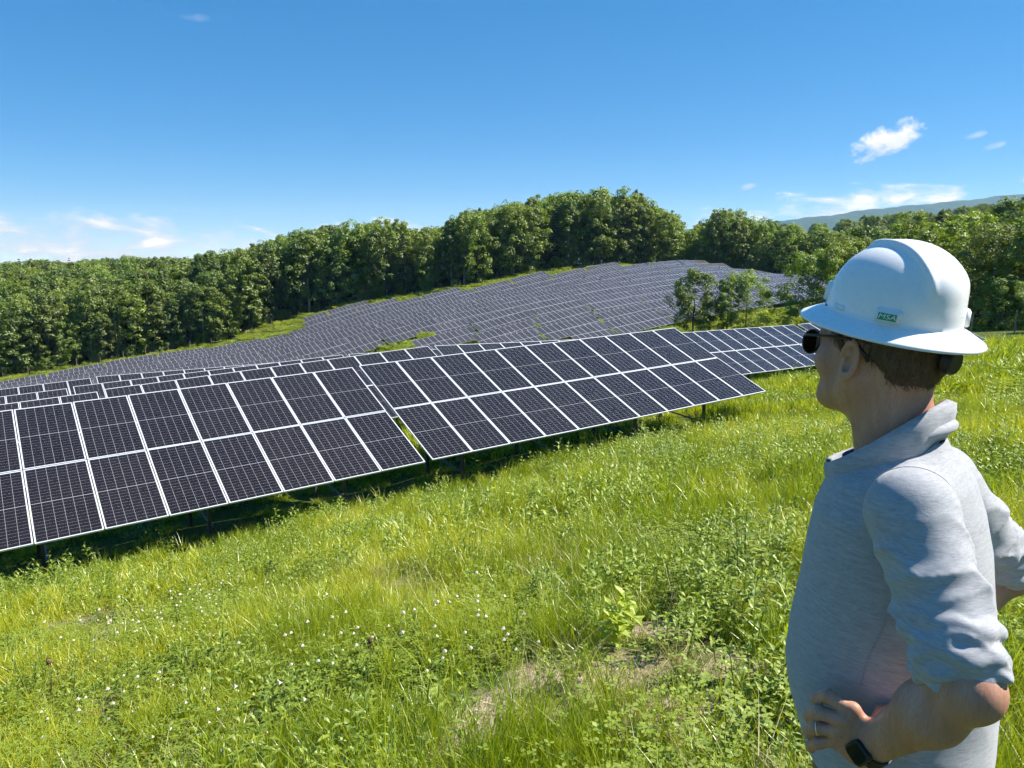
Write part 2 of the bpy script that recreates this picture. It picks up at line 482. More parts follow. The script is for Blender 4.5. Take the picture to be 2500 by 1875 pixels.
# ------------------------------------------------------------------ ground
SOIL = [(.42, 4.0, .48), (.0, 3.5, .42), (-5.1, 8.8, .9), (1.0, 4.7, .3), (-3.9, 6.9, .5), (-6.6, 9.2, .8), (1.35, 3.9, .3), (.75, 3.3, .35), (-1.3, 7.2, .3), (2.0, 4.6, .35)]
def ground_material():
    m, t, p = pmat('meadow_ground', (.1, .16, .03), .95, spec=.1)
    geo = nd(t, 'ShaderNodeNewGeometry')
    P = geo.outputs['Position']
    big = noise(t, .09, 4., .6, P)
    mid = noise(t, .9, 5., .65, P)
    fine = noise(t, 14., 4., .7, P)
    c = mixc(t, ramp(t, big, [(.35, (0, 0, 0)), (.68, (1, 1, 1))]), (.055, .090, .012), (.10, .13, .022))
    c = mixc(t, ramp(t, mid, [(.45, (0, 0, 0)), (.72, (.8, .8, .8))]), c, (.16, .15, .05))
    c = mixc(t, ramp(t, fine, [(.35, (.75, .75, .75)), (.62, (0, 0, 0))]), c, (.04, .075, .012))
    # trodden bare spots
    tot = None
    for (sx, sy, sr) in SOIL:
        vm = nd(t, 'ShaderNodeVectorMath', operation='DISTANCE')
        cxy = nd(t, 'ShaderNodeSeparateXYZ'); t.links.new(P, cxy.inputs[0])
        cc = nd(t, 'ShaderNodeCombineXYZ'); t.links.new(cxy.outputs[0], cc.inputs[0]); t.links.new(cxy.outputs[1], cc.inputs[1])
        t.links.new(cc.outputs[0], vm.inputs[0]); vm.inputs[1].default_value = (sx, sy, 0)
        d = mth(t, 'SUBTRACT', 1.0, mth(t, 'DIVIDE', vm.outputs['Value'], sr * 1.5), clamp=True)
        tot = d if tot is None else mth(t, 'MAXIMUM', tot, d)
    sm = mth(t, 'MULTIPLY', mth(t, 'SUBTRACT', mth(t, 'ADD', tot, mth(t, 'MULTIPLY', mth(t, 'ADD', fine, mth(t, 'MULTIPLY', noise(t, 3.2, 3., .6, P), 1.6)), .55)), .95), 2.6, clamp=True)
    soil = mixc(t, ramp(t, noise(t, 26., 5., .75, P), [(.35, (0, 0, 0)), (.65, (1, 1, 1))]), (.19, .135, .075), (.52, .43, .28))
    c = mixc(t, sm, c, soil)
    t.links.new(c, p.inputs['Base Color'])
    bump(t, p, mth(t, 'ADD', mid, mth(t, 'MULTIPLY', fine, .6)), .9, .12)
    return m
M_GROUND = ground_material()
def build_ground():
    nr, na = 230, 360
    rr = np.concatenate([[0.], .25 * (9500. / .25) ** (np.arange(nr) / (nr - 1.))])
    a = np.linspace(0, 2 * np.pi, na, endpoint=False)
    X = (rr[1:, None] * np.sin(a)).ravel(); Y = (rr[1:, None] * np.cos(a)).ravel()
    X = np.r_[0., X]; Y = np.r_[0., Y]
    Z = ground_z(X, Y)
    i = np.arange(nr - 1)[:, None] * na + 1
    k = np.arange(na)[None]; k2 = (k + 1) % na
    Q = np.stack([i + k, i + na + k, i + na + k2, i + k2], -1).reshape(-1, 4)[:, ::-1]
    T = np.stack([np.zeros(na, int), 1 + np.arange(na), 1 + (np.arange(na) + 1) % na], -1)[:, ::-1]
    me = mesh_np('ground', np.c_[X, Y, Z], [Q, T], [M_GROUND], True)
    ob('ground', me, kind='structure')
build_ground()

def build_hills():
    m, t, p = pmat('wooded_ridge', (.035, .07, .025), .95, spec=.05)
    t.links.new(ramp(t, noise(t, .012, 6., .7), [(.35, (.020, .042, .016)), (.65, (.055, .095, .030))]), p.inputs['Base Color'])
    xs = np.linspace(-2500, 6800, 300)
    prof = np.array([(-2500, -140), (-500, -110), (300, -20), (900, 120), (1547, 212), (1900, 240), (2200, 258), (2387, 282), (2590, 318), (2760, 335), (2924, 362), (3220, 395), (3450, 405), (3700, 440), (4035, 478), (4330, 500), (4627, 520), (5200, 545), (6800, 520)])
    top = np.interp(xs, prof[:, 0], prof[:, 1])
    top += 7 * np.sin(xs / 170.) + 5 * np.sin(xs / 61. + 1) + 3 * np.sin(xs / 23.)
    rows = []
    nb = 24
    for j in range(nb + 1):
        s_ = j / nb
        y = 5000 + 2250 * s_ - 150 * np.sin(xs / 900. + 2 * s_)
        q = math.sin(math.pi * min(1, s_ * 1.25) / 2) if s_ < .8 else 1 - (s_ - .8) * 1.5
        hgt = -150 + (top + 150) * q + 12 * np.sin(xs / 260. + 5 * s_) * np.sin(7 * s_ + xs / 480.) * (1 - s_)
        rows.append(np.c_[xs, y, hgt])
    V = np.concatenate(rows)
    n = len(xs)
    i = np.arange(nb)[:, None] * n + np.arange(n - 1)[None]
    Q = np.stack([i, i + 1, i + n + 1, i + n], -1).reshape(-1, 4)
    ob('hills', mesh_np('hills', V, Q, [m], True), kind='structure')
build_hills()

# ------------------------------------------------------------------ solar tables
MW, ML, GAP = 1.134, 2.278, .02
PW, PL = MW + GAP, ML + GAP
TILT = R(23.2)
def laminate_mesh():
    w, l, th = MW / 2 - .012, ML / 2 - .012, .006
    V = [(-w, -l, 0), (w, -l, 0), (w, l, 0), (-w, l, 0), (-w, -l, -th), (w, -l, -th), (w, l, -th), (-w, l, -th)]
    Fq = [(0, 1, 2, 3), (7, 6, 5, 4), (0, 4, 5, 1), (1, 5, 6, 2), (2, 6, 7, 3), (3, 7, 4, 0)]
    uv = [(0, 0), (1, 0), (1, 1), (0, 1)] + [(.001, .001)] * 20
    return mesh_np('solar_module', V, np.array(Fq), [M_CELL], uv=uv)
def frame_mesh():
    w, l, b, h, top = MW / 2, ML / 2, .024, .036, .003
    V, Fq = [], []
    o = [(-w, -l), (w, -l), (w, l), (-w, l)]
    i = [(-w + b, -l + b), (w - b, -l + b), (w - b, l - b), (-w + b, l - b)]
    for z in (top, top - h):
        V += [(x, y, z) for x, y in o] + [(x, y, z) for x, y in i]
    for k in range(4):
        k2 = (k + 1) % 4
        Fq += [(k, k2, 4 + k2, 4 + k), (8 + k2, 8 + k, 12 + k, 12 + k2), (k2, k, 8 + k, 8 + k2), (4 + k, 4 + k2, 12 + k2, 12 + k)]
    return mesh_np('frame', V, np.array(Fq), [M_ALU])
def far_module_mesh():
    w, l, b, h = MW / 2, ML / 2, .021, .036
    V = [(-w, -l, 0), (w, -l, 0), (w, l, 0), (-w, l, 0), (-w + b, -l + b, 0), (w - b, -l + b, 0), (w - b, l - b, 0), (-w + b, l - b, 0),
         (-w, -l, -h), (w, -l, -h), (w, l, -h), (-w, l, -h)]
    Fq = [(4, 5, 6, 7)] + [(k, (k + 1) % 4, 4 + (k + 1) % 4, 4 + k) for k in range(4)] + [((k + 1) % 4, k, 8 + k, 8 + (k + 1) % 4) for k in range(4)] + [(11, 10, 9, 8)]
    uv = [(.03, .015), (.97, .015), (.97, .985), (.03, .985)] + [(0, 0)] * 36
    return mesh_np('solar_module_plain', V, np.array(Fq), [M_CELL_FAR, M_ALU_FAR], mi=[0] + [1] * 9, uv=uv)
ME_LAM, ME_FRM, ME_FAR = laminate_mesh(), frame_mesh(), far_module_mesh()
_b = MB(); _b.box(Matrix.Translation((0, 0, .5)), .07, .10, 1.); ME_POST = _b.mesh('post', M_STEEL)
_b = MB(); _b.box(Matrix(), 1., .06, .09); ME_PURLIN = _b.mesh('purlin', M_STEEL)
_b = MB(); _b.box(Matrix(), .07, 1., .10); ME_RAFTER = _b.mesh('rafter', M_STEEL)
_b = MB(); _b.tube([(0, 0, 0), (0, 1, 0)], [.028, .028], 8); ME_BRACE = _b.mesh('brace', M_STEEL)

def solar_table(e_top, n_top, z_top, incl, count, label, group, near):
    """e_top,n_top,z_top: upper west corner; incl: rise along the row (radians)"""
    r = Vector(E_) * math.cos(incl) + Vector((0, 0, math.sin(incl)))
    u = Vector(N_) * math.cos(TILT) + Vector((0, 0, math.sin(TILT)))
    u = (u - r * u.dot(r)).normalized()
    nn = r.cross(u)
    p0 = en(e_top, n_top, z_top)
    W = count * PW - GAP
    mid = p0 + r * (W / 2) - u * PL
    g = gz(mid.x, mid.y)
    root = ob('solar_table', None, loc=(mid.x, mid.y, g), label=label, cat='solar table', group=group)
    root.empty_display_size = .5
    org = Vector((mid.x, mid.y, g))
    Rm = Matrix((r, u, nn)).transposed().to_4x4()
    for j in range(2):
        for i in range(count):
            c = p0 + r * (i * PW + MW / 2) - u * (j * PL + ML / 2) - org
            jit = Matrix.Rotation(random.gauss(0, .0022), 4, 'X') @ Matrix.Rotation(random.gauss(0, .0022), 4, 'Y')
            M = Matrix.Translation(c) @ Rm @ jit
            mo = ob('solar_module', ME_LAM if near else ME_FAR, root, mat=M)
            if near:
                ob('frame', ME_FRM, mo)
    nb = 4 if near else 3
    if near:
        for s_ in (.42, 1.75, 2.85, 4.15):
            c = p0 + r * (W / 2) - u * s_ - nn * .085 - org
            ob('purlin', ME_PURLIN, root, mat=Matrix.Translation(c) @ Rm @ Matrix.Scale(W - .1, 4, (1, 0, 0)))
    for b in range(nb):
        x = W * (b + .5) / nb
        if near:
            c = p0 + r * x - u * 2.3 - nn * .18 - org
            ob('rafter', ME_RAFTER, root, mat=Matrix.Translation(c) @ Rm @ Matrix.Scale(3.9, 4, (0, 1, 0)))
        feet = []
        for s_ in ((1.15, 3.3) if near else (2.3,)):
            q = p0 + r * x - u * s_ - nn * .2
            zf = gz(q.x, q.y) - .12
            ob('post', ME_POST, root, mat=Matrix.Translation((q.x - org.x, q.y - org.y, zf - org.z)) @ Matrix.Rotation(AZ, 4, 'Z') @ Matrix.Scale(q.z - zf, 4, (0, 0, 1)))
            feet.append((q, zf))
        if near:
            a = Vector((feet[1][0].x, feet[1][0].y, feet[1][1] + .40)) - org
            c = Vector((feet[0][0].x, feet[0][0].y, feet[0][1] + .75)) - org
            d = c - a
            ob('brace', ME_BRACE, root, mat=Matrix.Translation(a + Vector(E_) * .08) @ d.to_track_quat('Y', 'Z').to_matrix().to_4x4() @ Matrix.Scale(d.length, 4, (0, 1, 0)))
    return root

NG = 'tables of dark solar modules in the near rows'
W11 = 11 * PW
def left_of(e, z, inc, n=11):      # upper west corner from the upper east corner
    return e - n * PW * math.cos(inc), z - n * PW * math.sin(inc), inc
near_tables = [
 # east, north, z, incl deg, count, label
 (8.35, 19.94, -3.13, 1.75, 11, 'solar table in the nearest row, right of the narrow gap'),
 (*left_of(8.17, -3.16, R(1.96))[:1], 19.95, left_of(8.17, -3.16, R(1.96))[1], 1.96, 11, 'largest solar table, cut by the left edge, nearest row'),
 (2.81, 29.21, -4.63, 2.92, 11, 'solar table directly behind the nearest left table, only its top strip showing'),
 (15.82, 29.25, -4.00, -1.66, 11, 'solar table mostly hidden behind the right table of the nearest row'),
 (*left_of(41.46, -4.40, R(-.46))[:1], 29.15, left_of(41.46, -4.40, R(-.46))[1], -.46, 11, 'bluish solar table beside the man\'s sunglasses, in the second row'),
 (41.86, 29.15, -4.40, .55, 14, 'solar table behind the white hard hat, its right corner showing past the brim'),
 (*left_of(2.62, -4.72, R(2.82))[:1], 29.4, left_of(2.62, -4.72, R(2.82))[1], 2.82, 11, 'second-row solar table at the left edge, two module tops showing'),
 (2.48, 38.42, -5.84, 2.2, 11, 'third-row solar table behind the near rows, long thin top strip'),
 (*left_of(2.25, -5.93, R(2.5))[:1], 38.6, left_of(2.25, -5.93, R(2.5))[1], 2.5, 11, 'third-row solar table at the left edge of the photo'),
 (15.5, 38.42, -5.35, -1.3, 11, 'third-row solar table with only a sliver of frame over the second row'),
 (4.25, 47.75, -6.8, -.16, 11, 'fourth-row solar table right of a small gap, fading behind the third row'),
 (*left_of(4.0, -6.93, R(2.84))[:1], 48.2, left_of(4.0, -6.93, R(2.84))[1], 2.84, 11, 'fourth-row solar table at the left edge of the photo'),
]
for (e, n, z, inc, cnt, lab) in near_tables:
    solar_table(e, n, z, R(inc), cnt, lab, NG, True)

ORD = ['first', 'second', 'third', 'fourth', 'fifth', 'sixth', 'seventh', 'eighth', 'ninth', 'tenth', 'eleventh', 'twelfth', 'thirteenth', 'fourteenth', 'fifteenth', 'sixteenth', 'seventeenth', 'eighteenth']
def far_array():
    rows = {22: [(-9, 48.1)], 21: [(-9, 56), (72.9, 93.2)], 20: [(-9, 58.5), (69.8, 98.6)], 19: [(-9, 114.8)], 18: [(-9, 139.8)], 17: [(0, 160.6)],
            16: [(10, 190.8)], 15: [(20, 188.9)], 14: [(30, 204.)], 13: [(40, 181.)], 12: [(69.3, 196)], 11: [(61, 192)], 10: [(66, 186)], 9: [(68, 180)], 8: [(74, 174)]}
    # what the near rows hide: a table is left out only if every corner lies below their top edges
    hx = [-400, 0, 220, 450, 600, 850, 1043, 1300, 1645, 1900, 2400]
    hy = [1000, 950, 930, 905, 894, 868, 847, 838, 806, 800, 800]
    ks = sorted(rows, reverse=True)
    for ri, k in enumerate(ks):
        n = 19.95 + 9.3 * k
        made = []
        for (e0, e1) in rows[k]:
            L = e1 - e0
            nt = max(1, round(L / (W11 + .42)))
            # right end fixed, tables of eleven, the westmost shorter or longer
            e = e1
            while e > e0 + 2.0:
                cnt = 11 if e - e0 >= W11 else max(2, int((e - e0) / PW))
                a = e - cnt * PW
                made.append((a, cnt))
                e = a - .42
        made.sort()
        keep = []
        for a, cnt in made:
            ec = np.array([a, a + cnt * PW])
            top = [np.array(en(q, n)) for q in ec]
            gm = [float(ground_z(*(np.array(en(q, n - 2.1))[:2]), rough=False)) for q in ec]
            zt = [q + 2.62 for q in gm]
            vis = False
            for P, z in zip(top, zt):
                x, y, _ = cam_px(np.array([P[0], P[1], z]))
                if -250 < x < 2010 and y < np.interp(x, hx, hy) + 14:
                    vis = True
            if vis:
                keep.append((a, cnt, zt))
        for i, (a, cnt, zt) in enumerate(keep):
            inc = math.atan2(zt[1] - zt[0], cnt * PW)
            rn = 'back row' if ri == 0 else ORD[ri] + ' row from the back'
            lab = f'far hillside solar table, {ORD[i]} from the left in the {rn}'
            solar_table(a, n, zt[0] + random.uniform(-.06, .06), inc, cnt, lab, 'solar tables in rows on the far hillside', False)
far_array()

# ------------------------------------------------------------------ fences
FENCE = [(-60, 262), (-30, 256), (-1, 251), (20, 247), (40, 241.5), (51, 238.5), (64, 238), (77, 237), (86, 233), (95, 229), (106, 222), (115, 212), (124, 208), (134, 204.5), (147, 202), (160, 196), (175, 188), (192, 181), (206, 171), (218, 158), (228, 144)]
FENCE_E = [(228, 144), (215, 110), (180, 95), (140, 86), (112, 78), (99, 62), (93, 48), (88, 38), (83, 22), (80, 8)]
_b = MB(); _b.tube([(0, 0, 0), (0, 0, 1)], [.085, .07], 7); ME_FPOST = _b.mesh('fence_post', M_WOOD)
def fence(pts, step, label):
    P = np.array(pts, float)
    seg = np.r_[0, np.cumsum(np.hypot(*np.diff(P, axis=0).T))]
    n = int(seg[-1] / step)
    s_ = np.linspace(0, seg[-1], n + 1)
    ee, nn = np.interp(s_, seg, P[:, 0]), np.interp(s_, seg, P[:, 1])
    X = E_[0] * ee + N_[0] * nn; Y = E_[1] * ee + N_[1] * nn
    Z = ground_z(X, Y)
    root = ob('wire_fence', None, loc=(X[0], Y[0], Z[0]), label=label, cat='fence')
    for x, y, z in zip(X, Y, Z):
        h = random.uniform(2.15, 2.4)
        ob('fence_post', ME_FPOST, root, mat=Matrix.Translation((x - X[0], y - Y[0], z - .1 - Z[0])) @ Matrix.Rotation(random.gauss(0, .02), 4, 'X') @ Matrix.Rotation(random.gauss(0, .02), 4, 'Y') @ Matrix.Scale(h + .1, 4, (0, 0, 1)))
    wb = MB()
    for hgt in (.25, .6, .95, 1.3, 1.65, 2.0):
        wb.tube([(x - X[0], y - Y[0], z + hgt - Z[0]) for x, y, z in zip(X, Y, Z)], [.005] * len(X), 3, cap=False)
    ob('wire_mesh', wb.mesh('wire_mesh', M_WIRE), root)
fence(FENCE, 6.0, 'long post and wire fence along the forest edge behind the far panels')
fence(FENCE_E, 5.5, 'post and wire fence in front of the bushes at the right')
# ------------------------------------------------------------------ trees
def leaf_quads(C, size, nrm, rg, aspect=.62, fold=True):
    """one small leaf-shaped diamond quad per centre"""
    n = len(C)
    nrm = nrm / (np.linalg.norm(nrm, axis=1, keepdims=True) + 1e-9)
    a = rg.normal(size=(n, 3))
    t1 = np.cross(nrm, a); t1 /= np.linalg.norm(t1, axis=1, keepdims=True) + 1e-9
    t2 = np.cross(nrm, t1)
    s_ = size[:, None]
    V = np.stack([C - t1 * s_ * .5, C - t2 * s_ * aspect * .5 + nrm * s_ * .08, C + t1 * s_ * .5, C + t2 * s_ * aspect * .5 + nrm * s_ * .08], 1).reshape(-1, 3)
    Q = np.arange(n * 4).reshape(-1, 4)
    return V, Q

def crown_mesh(name, mat, h, r, base, nclump, nleaf, leaf, seed, taper=.6, squash=.75, ragged=.35):
    """foliage from z=base to h; clumps spread through an uneven crown volume"""
    rg = np.random.default_rng(seed)
    Cs, Ns, Ss = [], [], []
    ph = rg.uniform(0, 6.28, 6)
    for i in range(nclump):
        v = (i + .5) / nclump
        z = base + (h - base) * (v ** .85)
        tt = (z - base) / (h - base)
        prof = np.sin(np.pi * (tt * .80 + .13)) ** .62
        a = rg.uniform(0, 6.283)
        lob = 1 + ragged * (np.sin(2 * a + ph[0] + 3 * tt) * .5 + np.sin(3 * a + ph[1] - 5 * tt) * .5)
        rad = r * prof * lob * rg.uniform(.45, 1.0) ** .5
        c = np.array([np.cos(a) * rad, np.sin(a) * rad, z + rg.normal(0, .03 * h)])
        cr = r * rg.uniform(.17, .34)
        n = int(nleaf / nclump * rg.uniform(.6, 1.4))
        d = rg.normal(size=(n, 3)); d /= np.linalg.norm(d, axis=1, keepdims=True)
        rr = rg.uniform(.35, 1.0, (n, 1)) ** .5
        d[:, 2] = np.where((d[:, 2] < -.3) & (rg.random(n) < .5), -d[:, 2], d[:, 2])
        p = c + d * rr * np.array([cr, cr, cr * squash])
        Cs.append(p)
        Ns.append(d * .9 + np.array([0, 0, .55]) + rg.normal(0, .45, (n, 3)))
        Ss.append(leaf * rg.uniform(.6, 1.35, n))
    V, Q = leaf_quads(np.concatenate(Cs), np.concatenate(Ss), np.concatenate(Ns), rg)
    return mesh_np(name, V, Q, [mat])

def trunk_mesh(name, h, r0, seed, mat, limbs=7, lean=.03, crown_r=3.):
    rg = random.Random(seed)
    b = MB()
    pts, rad = [], []
    for i in range(8):
        s_ = i / 7
        pts.append((rg.gauss(0, lean * h) * s_ * .6, rg.gauss(0, lean * h) * s_ * .6, h * .92 * s_ - .3 * (i == 0)))
        rad.append(r0 * (1 - .86 * s_) * (1.35 if i == 0 else 1))
    b.tube(pts, rad, 7)
    for k in range(limbs):
        j = rg.randint(3, 6)
        p = Vector(pts[j]); a = rg.uniform(0, 6.28)
        L = crown_r * rg.uniform(.5, .95)
        q = p + Vector((math.cos(a) * L, math.sin(a) * L, L * rg.uniform(.4, 1.0)))
        m = (p + q) / 2 + Vector((0, 0, -.1 * L))
        b.tube([p, m, q], [rad[j] * .5, rad[j] * .32, rad[j] * .1], 5)
    return b.mesh(name, mat, True)

def conifer_mesh(name, h, r, seed, mat, n=3600, base=.12):
    rg = np.random.default_rng(seed)
    tiers = 22
    Cs, Ns, Ss = [], [], []
    for i in range(tiers):
        tt = i / (tiers - 1.)
        z = h * (base + (1 - base) * tt)
        rad = r * (1 - tt) ** .8 + .5
        nb = int(5 + 7 * (1 - tt))
        for k in range(nb):
            a = rg.uniform(0, 6.28); L = rad * rg.uniform(.65, 1.1)
            m = max(14, int(n / (tiers * nb) * (1.4 - tt)))
            s_ = rg.uniform(.1, 1, m)
            p = np.c_[np.cos(a) * L * s_, np.sin(a) * L * s_, z - .28 * L * s_ ** 1.5 + .12 * L * s_]
            w = .22 * L * (1.1 - s_)[:, None]
            p += rg.normal(0, 1, (m, 3)) * np.c_[w, w, w * .3]
            Cs.append(p); Ns.append(np.array([0, 0, 1.]) + rg.normal(0, .6, (m, 3))); Ss.append(rg.uniform(.40, .85, m) * r * .24)
    V, Q = leaf_quads(np.concatenate(Cs), np.concatenate(Ss), np.concatenate(Ns), rg, .35)
    return mesh_np(name, V, Q, [mat])

# unit trees are 20 m high; copies are scaled
KINDS = []
for i, (rr, bs, tp, mt) in enumerate([(4.6, .10, .6, M_LEAF), (5.4, .10, .6, M_LEAF), (3.9, .14, .6, M_LEAF), (4.9, .06, .6, M_LEAF), (4.2, .16, .6, M_LEAF), (5.0, .06, .6, M_LEAF2), (3.8, .07, .6, M_OLIVE)]):
    cm = crown_mesh('crown', mt, 20., rr, 20 * bs, 100, 5600, .58, 40 + i)
    tm = trunk_mesh('trunk', 18., .30 + .04 * (i % 3), 60 + i, M_PALE if i in (2, 4) else M_BARK, 8, .025, rr)
    KINDS.append((cm, tm))
CONI = []
for i, rr in enumerate((3.0, 4.0)):
    CONI.append((conifer_mesh('crown', 20., rr, 90 + i, M_CONI), trunk_mesh('trunk', 19., .28, 95 + i, M_BARK, 0, .004)))
_iv = crown_mesh('vine_column', M_LEAF2, 20., 1.5, .6, 60, 3600, .5, 55, squash=1.0)
IVY = (_iv, trunk_mesh('trunk', 19., .25, 56, M_PALE, 2, .02, 1.5))
FINE = []
for i, (rr, bs, mt, n, lf) in enumerate([(5.6, .16, M_LEAF, 13000, .46), (3.4, .06, M_LEAF2, 10000, .44), (7.0, .08, M_LEAF2, 14000, .48), (7.4, .06, M_OLIVE, 14000, .46), (6.0, .05, M_LEAF2, 8000, .50)]):
    FINE.append((crown_mesh('crown', mt, 20., rr, 20 * bs, 95, n, lf, 70 + i, ragged=.6), trunk_mesh('trunk', 18., .32, 80 + i, M_BARK, 10, .03, rr)))

SKY_X = [-600, 0, 40, 100, 180, 230, 330, 450, 520, 600, 640, 690, 740, 800, 850, 875, 900, 950, 1020, 1058, 1075, 1110, 1140, 1200, 1250, 1300, 1350, 1400, 1470, 1500, 1550, 1600, 1640, 1660, 1668, 1682, 1692, 1740, 1800, 1840, 1890, 1930, 2000, 2100, 2200, 2300, 2400, 2450, 2500, 3200]
SKY_Y = [650, 645, 640, 636, 640, 632, 632, 628, 622, 606, 592, 578, 562, 549, 540, 527, 538, 541, 549, 560, 542, 521, 513, 511, 496, 481, 479, 471, 463, 459, 466, 491, 512, 540, 566, 566, 541, 509, 501, 531, 536, 552, 546, 528, 521, 513, 499, 491, 481, 460]

def forest():
    """trees behind the fence; a crown may not rise above the tree line of the valley"""
    cand = []
    rg = random.Random(11)
    fe = np.array(FENCE, float)
    def add(e, n, hmin, hmax, zone):
        P = en(e, n)
        cand.append([P.x, P.y, hmin, hmax, zone, e, n])
    # north wood
    e = -75.
    while e < 232:
        nf = np.interp(e, fe[:, 0], fe[:, 1])
        depth = 330 if e < 75 else 110 if e < 110 else 46
        n = nf + rg.uniform(2.0, 5.0)
        while n < nf + depth:
            add(e + rg.uniform(-2.4, 2.4), n, 12, 22 if e < 60 else 25, 'north')
            n += rg.uniform(4.6, 6.6) * (1 + (n - nf) / 170.)
        e += 5.0
    # east wood
    for rr in np.arange(92, 640, 7.5):
        w = 7.5 * (1 + rr / 500.)
        a = R(17)
        while a < R(64):
            x, y = rr * math.sin(a) + rg.uniform(-3, 3), rr * math.cos(a) + rg.uniform(-3, 3)
            ee, nn = x * E_[0] + y * E_[1], x * N_[0] + y * N_[1]
            lim = np.interp(nn, [-60, 8, 22, 38, 48, 62, 78, 86, 95, 110, 144, 158, 171, 181], [78, 80, 84, 90, 96, 103, 118, 150, 190, 222, 234, 226, 214, 202])
            if ee > lim + 5 and (nn < 200 or rr > 330):
                add(ee, nn, 11 if rr < 150 else 14, 14 if rr < 150 else 20, 'east')
            a += w / rr
    XY = np.array([[c[0], c[1]] for c in cand])
    Z = ground_z(XY[:, 0], XY[:, 1])
    out = []
    for c, z in zip(cand, Z):
        x, y = c[0], c[1]
        px, py, zc = cam_px(np.array([x, y, z]))
        d = math.hypot(x, y)
        if not (-500 < px < 4300):
            continue
        h = rg.uniform(c[2], c[3])
        hp = float(cam_px(np.array([x, y, z + 10.]))[1])
        ppm = (float(py) - hp) / 10.                     # photo pixels per metre of height here
        # widest part of the crown may not poke out of the tree line either
        sy = max(np.interp(px + k, SKY_X, SKY_Y) for k in (-2.2 * ppm, 0, 2.2 * ppm))
        hm = (float(py) - sy) / ppm
        if hm < 7:
            continue
        if c[4] == 'north' and c[5] > 60 and hm < 31:
            h = min(max(h, hm * rg.uniform(.80, 1.0)), hm * .995, 29)
        h = min(h, hm * rg.uniform(.84, 1.03))
        out.append((d / h, x, y, z, h, c[4], float(px), float(py), c[5], c[6], d))
    return out

TREES = forest()
def place_tree(name, kind, x, y, z, h, lab, cat, group=None, wide=1., rz=None):
    s_ = h / 20.
    root = ob(name, None, loc=(x, y, z - .15), rot=(0, 0, random.uniform(0, 6.28) if rz is None else rz), label=lab, cat=cat, group=group)
    sc = (s_ * wide, s_ * wide, s_)
    for nm, me in (('trunk', kind[1]), ('crown', kind[0])):
        o = ob(nm, me, root)
        o.scale = sc
    return root

def scatter(name, pts, rots, scl, idx, srcs, kind='stuff', label=None, cat=None, scl3=None):
    """ONE object: plants set out on points with geometry nodes"""
    n = len(pts)
    me = bpy.data.meshes.new(name)
    me.vertices.add(n)
    me.vertices.foreach_set('co', np.asarray(pts, np.float32).ravel())
    a = me.attributes.new('rot', 'FLOAT_VECTOR', 'POINT'); a.data.foreach_set('vector', np.asarray(rots, np.float32).ravel())
    if scl3 is None:
        scl3 = np.repeat(np.asarray(scl, float)[:, None], 3, 1)
    a = me.attributes.new('scl', 'FLOAT_VECTOR', 'POINT'); a.data.foreach_set('vector', np.asarray(scl3, np.float32).ravel())
    a = me.attributes.new('idx', 'INT', 'POINT'); a.data.foreach_set('value', np.asarray(idx, np.int32))
    col = bpy.data.collections.new(name + '_kinds')
    for i, m in enumerate(srcs):
        o = bpy.data.objects.new('%s_%03d' % (name, i), m)
        col.objects.link(o)
    ng = bpy.data.node_groups.new(name, 'GeometryNodeTree')
    ng.interface.new_socket('Geometry', in_out='INPUT', socket_type='NodeSocketGeometry')
    ng.interface.new_socket('Geometry', in_out='OUTPUT', socket_type='NodeSocketGeometry')
    gi, go = ng.nodes.new('NodeGroupInput'), ng.nodes.new('NodeGroupOutput')
    ci = ng.nodes.new('GeometryNodeCollectionInfo'); ci.inputs['Collection'].default_value = col
    ci.inputs['Separate Children'].default_value = True; ci.inputs['Reset Children'].default_value = True
    ip = ng.nodes.new('GeometryNodeInstanceOnPoints'); ip.inputs['Pick Instance'].default_value = True
    def attr(nm, ty):
        q = ng.nodes.new('GeometryNodeInputNamedAttribute'); q.data_type = ty; q.inputs[0].default_value = nm
        return q.outputs[0]
    ng.links.new(gi.outputs[0], ip.inputs['Points'])
    ng.links.new(ci.outputs[0], ip.inputs['Instance'])
    ng.links.new(attr('idx', 'INT'), ip.inputs['Instance Index'])
    ng.links.new(attr('rot', 'FLOAT_VECTOR'), ip.inputs['Rotation'])
    ng.links.new(attr('scl', 'FLOAT_VECTOR'), ip.inputs['Scale'])
    ng.links.new(ip.outputs[0], go.inputs[0])
    o = ob(name, me, kind=kind, label=label, cat=cat)
    md = o.modifiers.new('scatter', 'NODES'); md.node_group = ng
    return o

